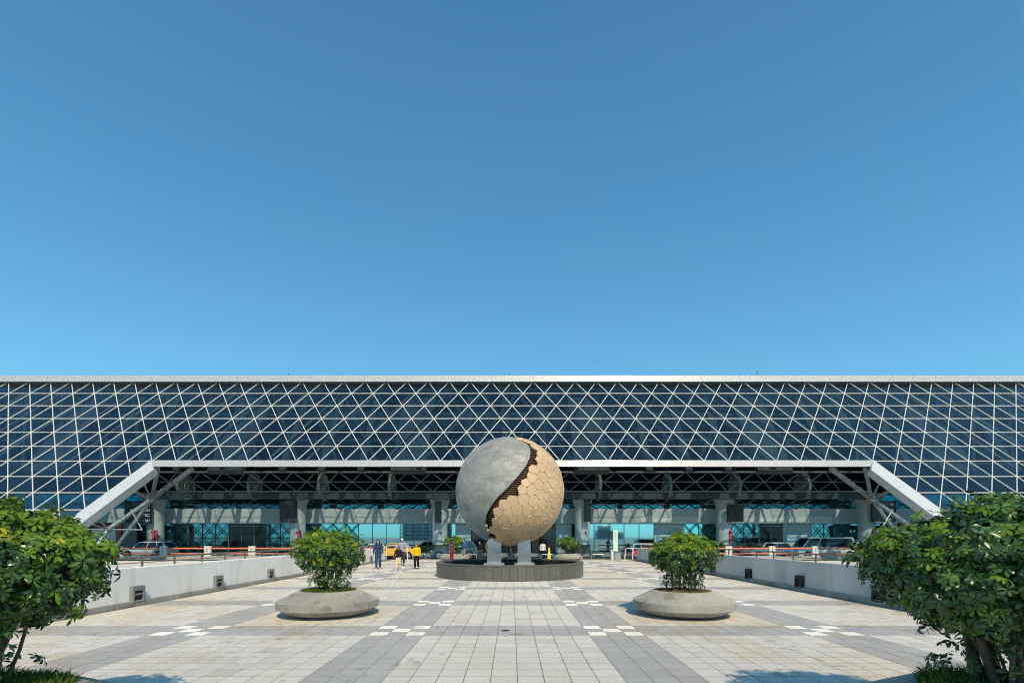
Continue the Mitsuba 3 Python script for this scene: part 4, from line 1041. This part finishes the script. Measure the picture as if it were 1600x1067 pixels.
# ---------------------------------------------------------------- vehicles
def car(label, x, y, z, L, W, Hh, kind, paint, flip=False, yaw=0.0, cat='car', lamp=False):
    """side-on, nose towards -x (or +x when flip)"""
    key = thing('parked_van' if cat == 'van' else 'taxi' if cat == 'taxi' else 'parked_car', label, cat)
    h = L / 2
    belt = {'suv': .60, 'sedan': .63, 'hatch': .60, 'van': .50, 'minivan': .55}[kind] * Hh
    gz = .20
    hood = {'suv': .26, 'sedan': .27, 'hatch': .22, 'van': .08, 'minivan': .17}[kind] * L
    tail = {'suv': .02, 'sedan': .17, 'hatch': .03, 'van': .012, 'minivan': .02}[kind] * L
    rake = {'suv': .14, 'sedan': .15, 'hatch': .15, 'van': .15, 'minivan': .17}[kind] * L
    rrake = {'suv': .10, 'sedan': .13, 'hatch': .11, 'van': .02, 'minivan': .05}[kind] * L
    hw = W / 2
    low = []
    for sx_, yy in ((1.0, hw - .09), (.985, hw)):
        for xx, z0, z1 in ((-h * sx_, gz + .16, belt * .72), (-h * sx_ + .10, gz + .02, belt * .84), (-h + hood * .6, gz, belt * .96), (-h + hood + .2, gz, belt), (h - tail - .2, gz, belt), (h * sx_ - .08, gz + .04, belt * .97), (h * sx_, gz + .2, belt * .86)):
            for s in (-1, 1):
                yq = yy if sx_ < 1 else yy + .0
                low += [(xx, s * (yq - (.05 if sx_ < 1 else 0) * 0), z0 + (.06 if sx_ < 1 else 0)), (xx, s * (yq - .03), z1 - (.08 if sx_ < 1 else 0))]
    body = m3.Manifold.hull_points(np.array(low))
    cab = [(-h + hood, belt), (-h + hood + rake, Hh - .02), (-h + hood + rake + .35, Hh), (h - tail - rrake - .3, Hh), (h - tail - rrake, Hh - .03), (h - tail, belt)]
    wr = hw * (.80 if kind != 'van' else .88)
    def wz(zz): return hw - .03 + (wr - hw + .03) * (zz - belt) / (Hh - belt)
    cpts = [(xx, s * (wz(zz) - (.05 if zz > Hh - .01 else 0)), zz) for xx, zz in cab for s in (-1, 1)] + [(xx, s * (hw - .03), belt - .1) for xx in (-h + hood, h - tail - .05) for s in (-1, 1)]
    body = body + m3.Manifold.hull_points(np.array(cpts))
    wrad = {'van': .33, 'suv': .36}.get(kind, .32)
    wx = (-h + .17 * L + .05, h - .19 * L)
    for xx in wx:
        for s in (-1, 1):
            body = body - m3.Manifold.cylinder(.4, wrad + .06, wrad + .06, 28).rotate((90, 0, 0)).translate((xx, s * hw + .2, wrad))
    M = trimesh.transformations.rotation_matrix((math.pi if flip else 0) + yaw, [0, 0, 1]); M[:3, 3] = (x, y, z)
    def put(n, m, mt, par=key, **k):
        m = tri(m).copy(); m.apply_transform(M); return part(par, n, m, mt, **k)
    put('body', body, paint, smooth=32)
    # side windows on the leaning cabin side
    x0, x1, x2, x3 = -h + hood + .10, -h + hood + rake + .04, h - tail - rrake - .08, h - tail - .14
    zb, zt = belt + .045, Hh - .10
    def xf(zz): return x0 + (x1 - x0) * (zz - belt) / (Hh - belt)
    def xr(zz): return x3 + (x2 - x3) * (zz - belt) / (Hh - belt)
    cuts = {'van': (.0, .27, 1.0), 'suv': (0, .42, .76, 1.0), 'minivan': (0, .36, .7, 1.0)}.get(kind, (0, .50, 1.0))
    for s in (-1, 1):
        for a, b in zip(cuts[:-1], cuts[1:]):
            g = .035
            def pt(t, zz, o=.006): return (xf(zz) + (xr(zz) - xf(zz)) * t, s * (wz(zz) + o), zz)
            q = [pt(a, zb), pt(b, zb), pt(b, zt), pt(a, zt)]
            q = np.array(q); q[0, 0] += g; q[3, 0] += g; q[1, 0] -= g; q[2, 0] -= g
            q2 = q.copy(); q2[:, 1] -= s * .02
            put('side_window', hull(np.concatenate([q, q2])), 'car_glass')
        put('sill', box((L * .55, .03, .10), (0, s * (hw + .002), gz + .06)), 'black_matte')
        put('mirror', cbox((.10, .20, .14), (x1 - rake * .55, s * (hw + .09), belt + .08), .03), paint)
        put('door_handle', cbox((.16, .03, .03), (.1, s * (hw + .0), belt - .12), .008), paint)
    fr = np.array([(-h + hood - .004 + rake * t, s * (wz(belt + (Hh - belt) * t) - .10), belt + (Hh - belt) * t) for t in (.08, .92) for s in (-1, 1)])
    put('windscreen', hull(np.concatenate([fr + [-.008, 0, .004], fr + [.02, 0, -.01]])), 'car_glass')
    rr_ = np.array([(h - tail - rrake * t + .004, s * (wz(belt + (Hh - belt) * t) - .10), belt + (Hh - belt) * t) for t in (.10, .88) for s in (-1, 1)])
    put('rear_window', hull(np.concatenate([rr_ + [.008, 0, .004], rr_ + [-.02, 0, -.01]])), 'car_glass')
    for s in (-1, 1):
        put('headlight', cbox((.16, .34, .13), (-h + .09, s * (hw - .24), belt * .74), .04), 'head_lamp')
        put('tail_light', cbox((.10, .18, .30), (h - .06, s * (hw - .13), belt * .80), .03), 'tail_red')
    put('bumper', [cbox((.10, W * .86, .12), (-h + .03, 0, gz + .16), .03), cbox((.10, W * .86, .12), (h - .03, 0, gz + .16), .03)], 'black_matte')
    for xx in wx:
        for s in (-1, 1):
            t = m3.Manifold.cylinder(.20, wrad, wrad, 32).rotate((90, 0, 0)).translate((xx, s * (hw - .12) + .1, wrad))
            wk = put('wheel', t, 'tyre', smooth=40)
            rm = m3.Manifold.cylinder(.03, wrad * .66, wrad * .60, 24).rotate((90, 0, 0)).translate((xx, s * (hw - .012) + .015, wrad))
            put('rim', rm, 'rim', par=wk)
    if lamp: put('roof_lamp', cbox((.18, .42, .14), (.1, 0, Hh + .06), .03), 'cream_panel')
    return key
car('white long van with dark side windows parked behind the orange rail', 30.4, 49.0, -.2, 5.6, 1.9, 2.02, 'van', 'car_white', cat='van')
car('white sport utility car in front of the white van, at the right', 32.6, 46.9, -.2, 4.3, 1.8, 1.58, 'suv', 'car_white')
car('white hatchback behind the rail right of the second right column', 25.4, 49.2, -.2, 4.3, 1.75, 1.52, 'hatch', 'car_white')
car('silver minivan half hidden behind the right shrub', 17.6, 50.0, -.2, 4.7, 1.8, 1.82, 'minivan', 'car_silver', flip=True)
car('white sport utility car behind the rail at the left, in the shade', -35.4, 48.9, -.2, 4.7, 1.8, 1.6, 'suv', 'car_white')
car('silver car at the far left beside the slanting struts', -41.2, 50.0 - 2.2, -.2, 4.4, 1.75, 1.45, 'sedan', 'car_silver')
car('yellow taxi behind the walking people', -10.9, 47.0, -.2, 4.5, 1.72, 1.50, 'sedan', 'car_yellow', cat='taxi', lamp=True)
car('blue grey sport utility car behind the person in blue', -5.2, 46.6, -.2, 4.4, 1.8, 1.66, 'suv', 'car_blue')
car('black car waiting behind the white van', 24.0, 50.9, -.2, 4.5, 1.75, 1.45, 'sedan', 'car_dark')
car('black car in the shade right of the second right column', 20.8 + 3.4, 46.7, -.2, 4.3, 1.75, 1.42, 'sedan', 'car_dark') if False else None
# ---------------------------------------------------------------- orange guard rails on the road
def pxx(px, y): return (px - 800) / 780 * y + EYE[0]
for s in (-1, 1):
    k = thing('guard_rail', 'orange pipe guard rail with white posts along the road at the ' + ('left' if s < 0 else 'right'), 'guard rail')
    xa, xb = 11.8, 43.0
    part(k, 'plinth', cbox((xb - xa, .40, .34), (s * (xa + xb) / 2, 45.0, -.05), .03), 'pale_concrete')
    posts = [pxx(p, 45) for p in ((394, 325, 256, 187, 463, 532) if s < 0 else (1138, 1205.5, 1273, 1342.5, 1410, 1070))]
    posts.sort()
    for x in posts:
        p = part(k, 'post', cbox((.58, .30, 1.02), (x, 45.0, .50), .03), 'post_white')
        for dz in (.78, .60): part(p, 'bolt', tube([(x, 44.84, dz), (x, 44.80, dz)], .045, 8), 'black_matte')
    e = [min(s * xa, s * xb)] + posts + [max(s * xa, s * xb)]
    for a, b in zip(e[:-1], e[1:]):
        a2, b2 = a + (.29 if a in posts else 0), b - (.29 if b in posts else 0)
        if b2 - a2 < .3: continue
        for z, r in ((.80, .085), (.34, .07)):
            part(k, 'rail', tube([(a2, 45.0, z), (b2, 45.0, z)], r, 10), 'orange_paint', smooth=40)
# steel hoops at the edge of the plaza
ORD = ['leftmost', 'second from the left', 'third from the left', 'fourth from the left', 'fourth from the right', 'third from the right', 'second from the right', 'rightmost']
HO = [655, 695, 735, 775, 815, 855, 895, 934]
for i, p in enumerate(HO):
    x = pxx(p, 40.2); w = .49
    pts = [(x - w, 40.2, 0), (x - w, 40.2, .30)] + [(x - w + .13 - .13 * math.cos(a), 40.2, .30 + .13 * math.sin(a)) for a in np.linspace(.3, 1.57, 5)] + [(x + w - .13 + .13 * math.sin(a), 40.2, .30 + .13 * math.cos(a)) for a in np.linspace(0, 1.27, 5)] + [(x + w, 40.2, .30), (x + w, 40.2, 0)]
    single('hoop_barrier', tube(pts, .036, 8), 'stainless', 'bent stainless steel hoop, ' + ORD[i] + ' in the row along the plaza edge', 'barrier', 'steel hoops along the plaza edge', smooth=True)
# pale green totem sign and cabinets at the end of the right parapet
y = 40.0
k = thing('totem_sign', 'tall pale green totem sign at the plaza edge right of the globe', 'sign')
xa, xb = pxx(957.8, y), pxx(965.2, y)
part(k, 'panel', cbox((xb - xa, .16, 2.05), ((xa + xb) / 2, y, 1.36), .02), 'mint_sign')
part(k, 'base', cbox((xb - xa + .1, .28, .36), ((xa + xb) / 2, y, .18), .02), 'cabinet_white')
part(k, 'lettering', [o for j in range(4) for o in strokes((xa + xb) / 2, y - .085, 2.12 - .2 * j, .13, 500 + j)], 'sign_grey')
k = thing('utility_cabinet', 'white utility cabinet at the foot of the totem sign', 'cabinet')
xa, xb = pxx(954.2, 39.6), pxx(959, 39.6)
part(k, 'body', cbox((xb - xa, .45, .72), ((xa + xb) / 2, 39.6, .36), .02), 'cabinet_white')
part(k, 'lid', cbox((xb - xa + .06, .5, .05), ((xa + xb) / 2, 39.6, .75), .01), 'cabinet_white')
part(k, 'door', cbox((xb - xa - .06, .02, .56), ((xa + xb) / 2, 39.37, .36), .005), 'sign_white')
k = thing('stone_block', 'grey patterned stone block between the totem sign and the crowd barrier', 'block')
xa, xb = pxx(959.5, 39.4), pxx(969, 39.4)
part(k, 'block', cbox((xb - xa, .5, .62), ((xa + xb) / 2, 39.4, .31), .04), 'cabinet_grey')
part(k, 'cap', cbox((xb - xa + .08, .56, .08), ((xa + xb) / 2, 39.4, .66), .02), 'granite_slab')
# white pipe barriers at both ends of the parapets
def pipe_barrier(label, xa, xb, y, h, rail):
    k = thing('pipe_barrier', label, 'barrier')
    part(k, 'frame', [tube([(xa, y, 0), (xa + .06, y, h - .1), (xa + .25, y, h), (xb - .25, y, h), (xb - .06, y, h - .1), (xb, y, 0)], .036, 8)], 'pipe_white', smooth=True)
    n = max(2, int((xb - xa) / .7))
    for i in range(1, n): part(k, 'upright', tube([(xa + (xb - xa) * i / n, y, 0), (xa + (xb - xa) * i / n, y, h)], .024, 6), 'pipe_white', smooth=True)
    part(k, 'lower_rail', tube([(xa, y, h * .45), (xb, y, h * .45)], .026, 6), rail, smooth=True)
    return k
k = pipe_barrier('white pipe barrier with a red panel between the right parapet and the totem sign', pxx(976, 39.2), pxx(1000, 39.2), 39.2, .95, 'orange_paint')
part(k, 'red_panel', cbox((.36, .03, .30), (pxx(993.5, 39.2), 39.15, .62), .01), 'sign_red')
pipe_barrier('white pipe barrier behind the right parapet, above the shrub', pxx(983, 42.0) + .3, pxx(1028, 42.0), 42.0, 1.25, 'orange_paint')
pipe_barrier('white pipe barrier at the end of the left parapet, behind the navy jacket', pxx(572, 42.0), pxx(601, 42.0), 42.0, 1.2, 'orange_paint')
pipe_barrier('white pipe barrier behind the small person in cream trousers', pxx(603, 39.4), pxx(637, 39.4), 39.4, 1.15, 'orange_paint')
# yellow folding caution sign
x = pxx(858, 40.9)
k = thing('caution_sign', 'tall yellow folding caution sign by the hoops, right of the pedestals', 'sign')
for s in (-1, 1):
    part(k, 'leaf', hull([(x - .17, 40.9 + s * .2, -.2), (x + .17, 40.9 + s * .2, -.2), (x - .17, 40.9 + s * .17, -.2), (x + .17, 40.9 + s * .17, -.2), (x - .05, 40.9 + s * .03, .95), (x + .05, 40.9 + s * .03, .95), (x - .05, 40.9 + s * .005, .95), (x + .05, 40.9 + s * .005, .95)]), 'yellow_plastic')
part(k, 'handle', tube([(x - .05, 40.9, .94), (x - .04, 40.9, 1.0), (x + .04, 40.9, 1.0), (x + .05, 40.9, .94)], .014, 6), 'yellow_plastic')

# ---------------------------------------------------------------- buildings across the airport behind the camera: the door glass mirrors them
k = thing('parking_garage', 'open-sided parking garage mirrored in the door glass left of the globe', 'building')
for i in range(5):
    part(k, 'deck', box((27, 30, .9), (-64, -250, 2.4 + 2.5 * i)), 'band_panel')
for x in np.linspace(-76, -52, 6):
    part(k, 'pillar', box((.6, 29, 12.2), (x, -250, 6.0)), 'grey_steel')
k = thing('office_tower', 'stepped office block with a round top, mirrored in the glass right of the globe', 'building')
part(k, 'block', box((24, 20, 13), (131, -600, 6.1)), 'grey_steel')
part(k, 'drum', lathe([(9, 12), (9, 16.5), (11, 17), (11, 18.6), (7, 19.8), (0, 20)], 24).apply_translation((131, -600, 0)), 'grey_steel')
for i in range(4):
    for j in range(8): part(k, 'window', box((1.8, .2, 1.5), (121.3 + 2.77 * j, -589.9, 2.6 + 2.9 * i)), 'dark_glass')
k = thing('low_office', 'low slab office mirrored beside the stepped tower', 'building')
part(k, 'block', box((11, 20, 10), (154, -610, 4.6)), 'band_panel')
for i in range(3):
    part(k, 'window', box((9.5, .2, 1.3), (154, -599.9, 2.4 + 2.9 * i)), 'dark_glass')
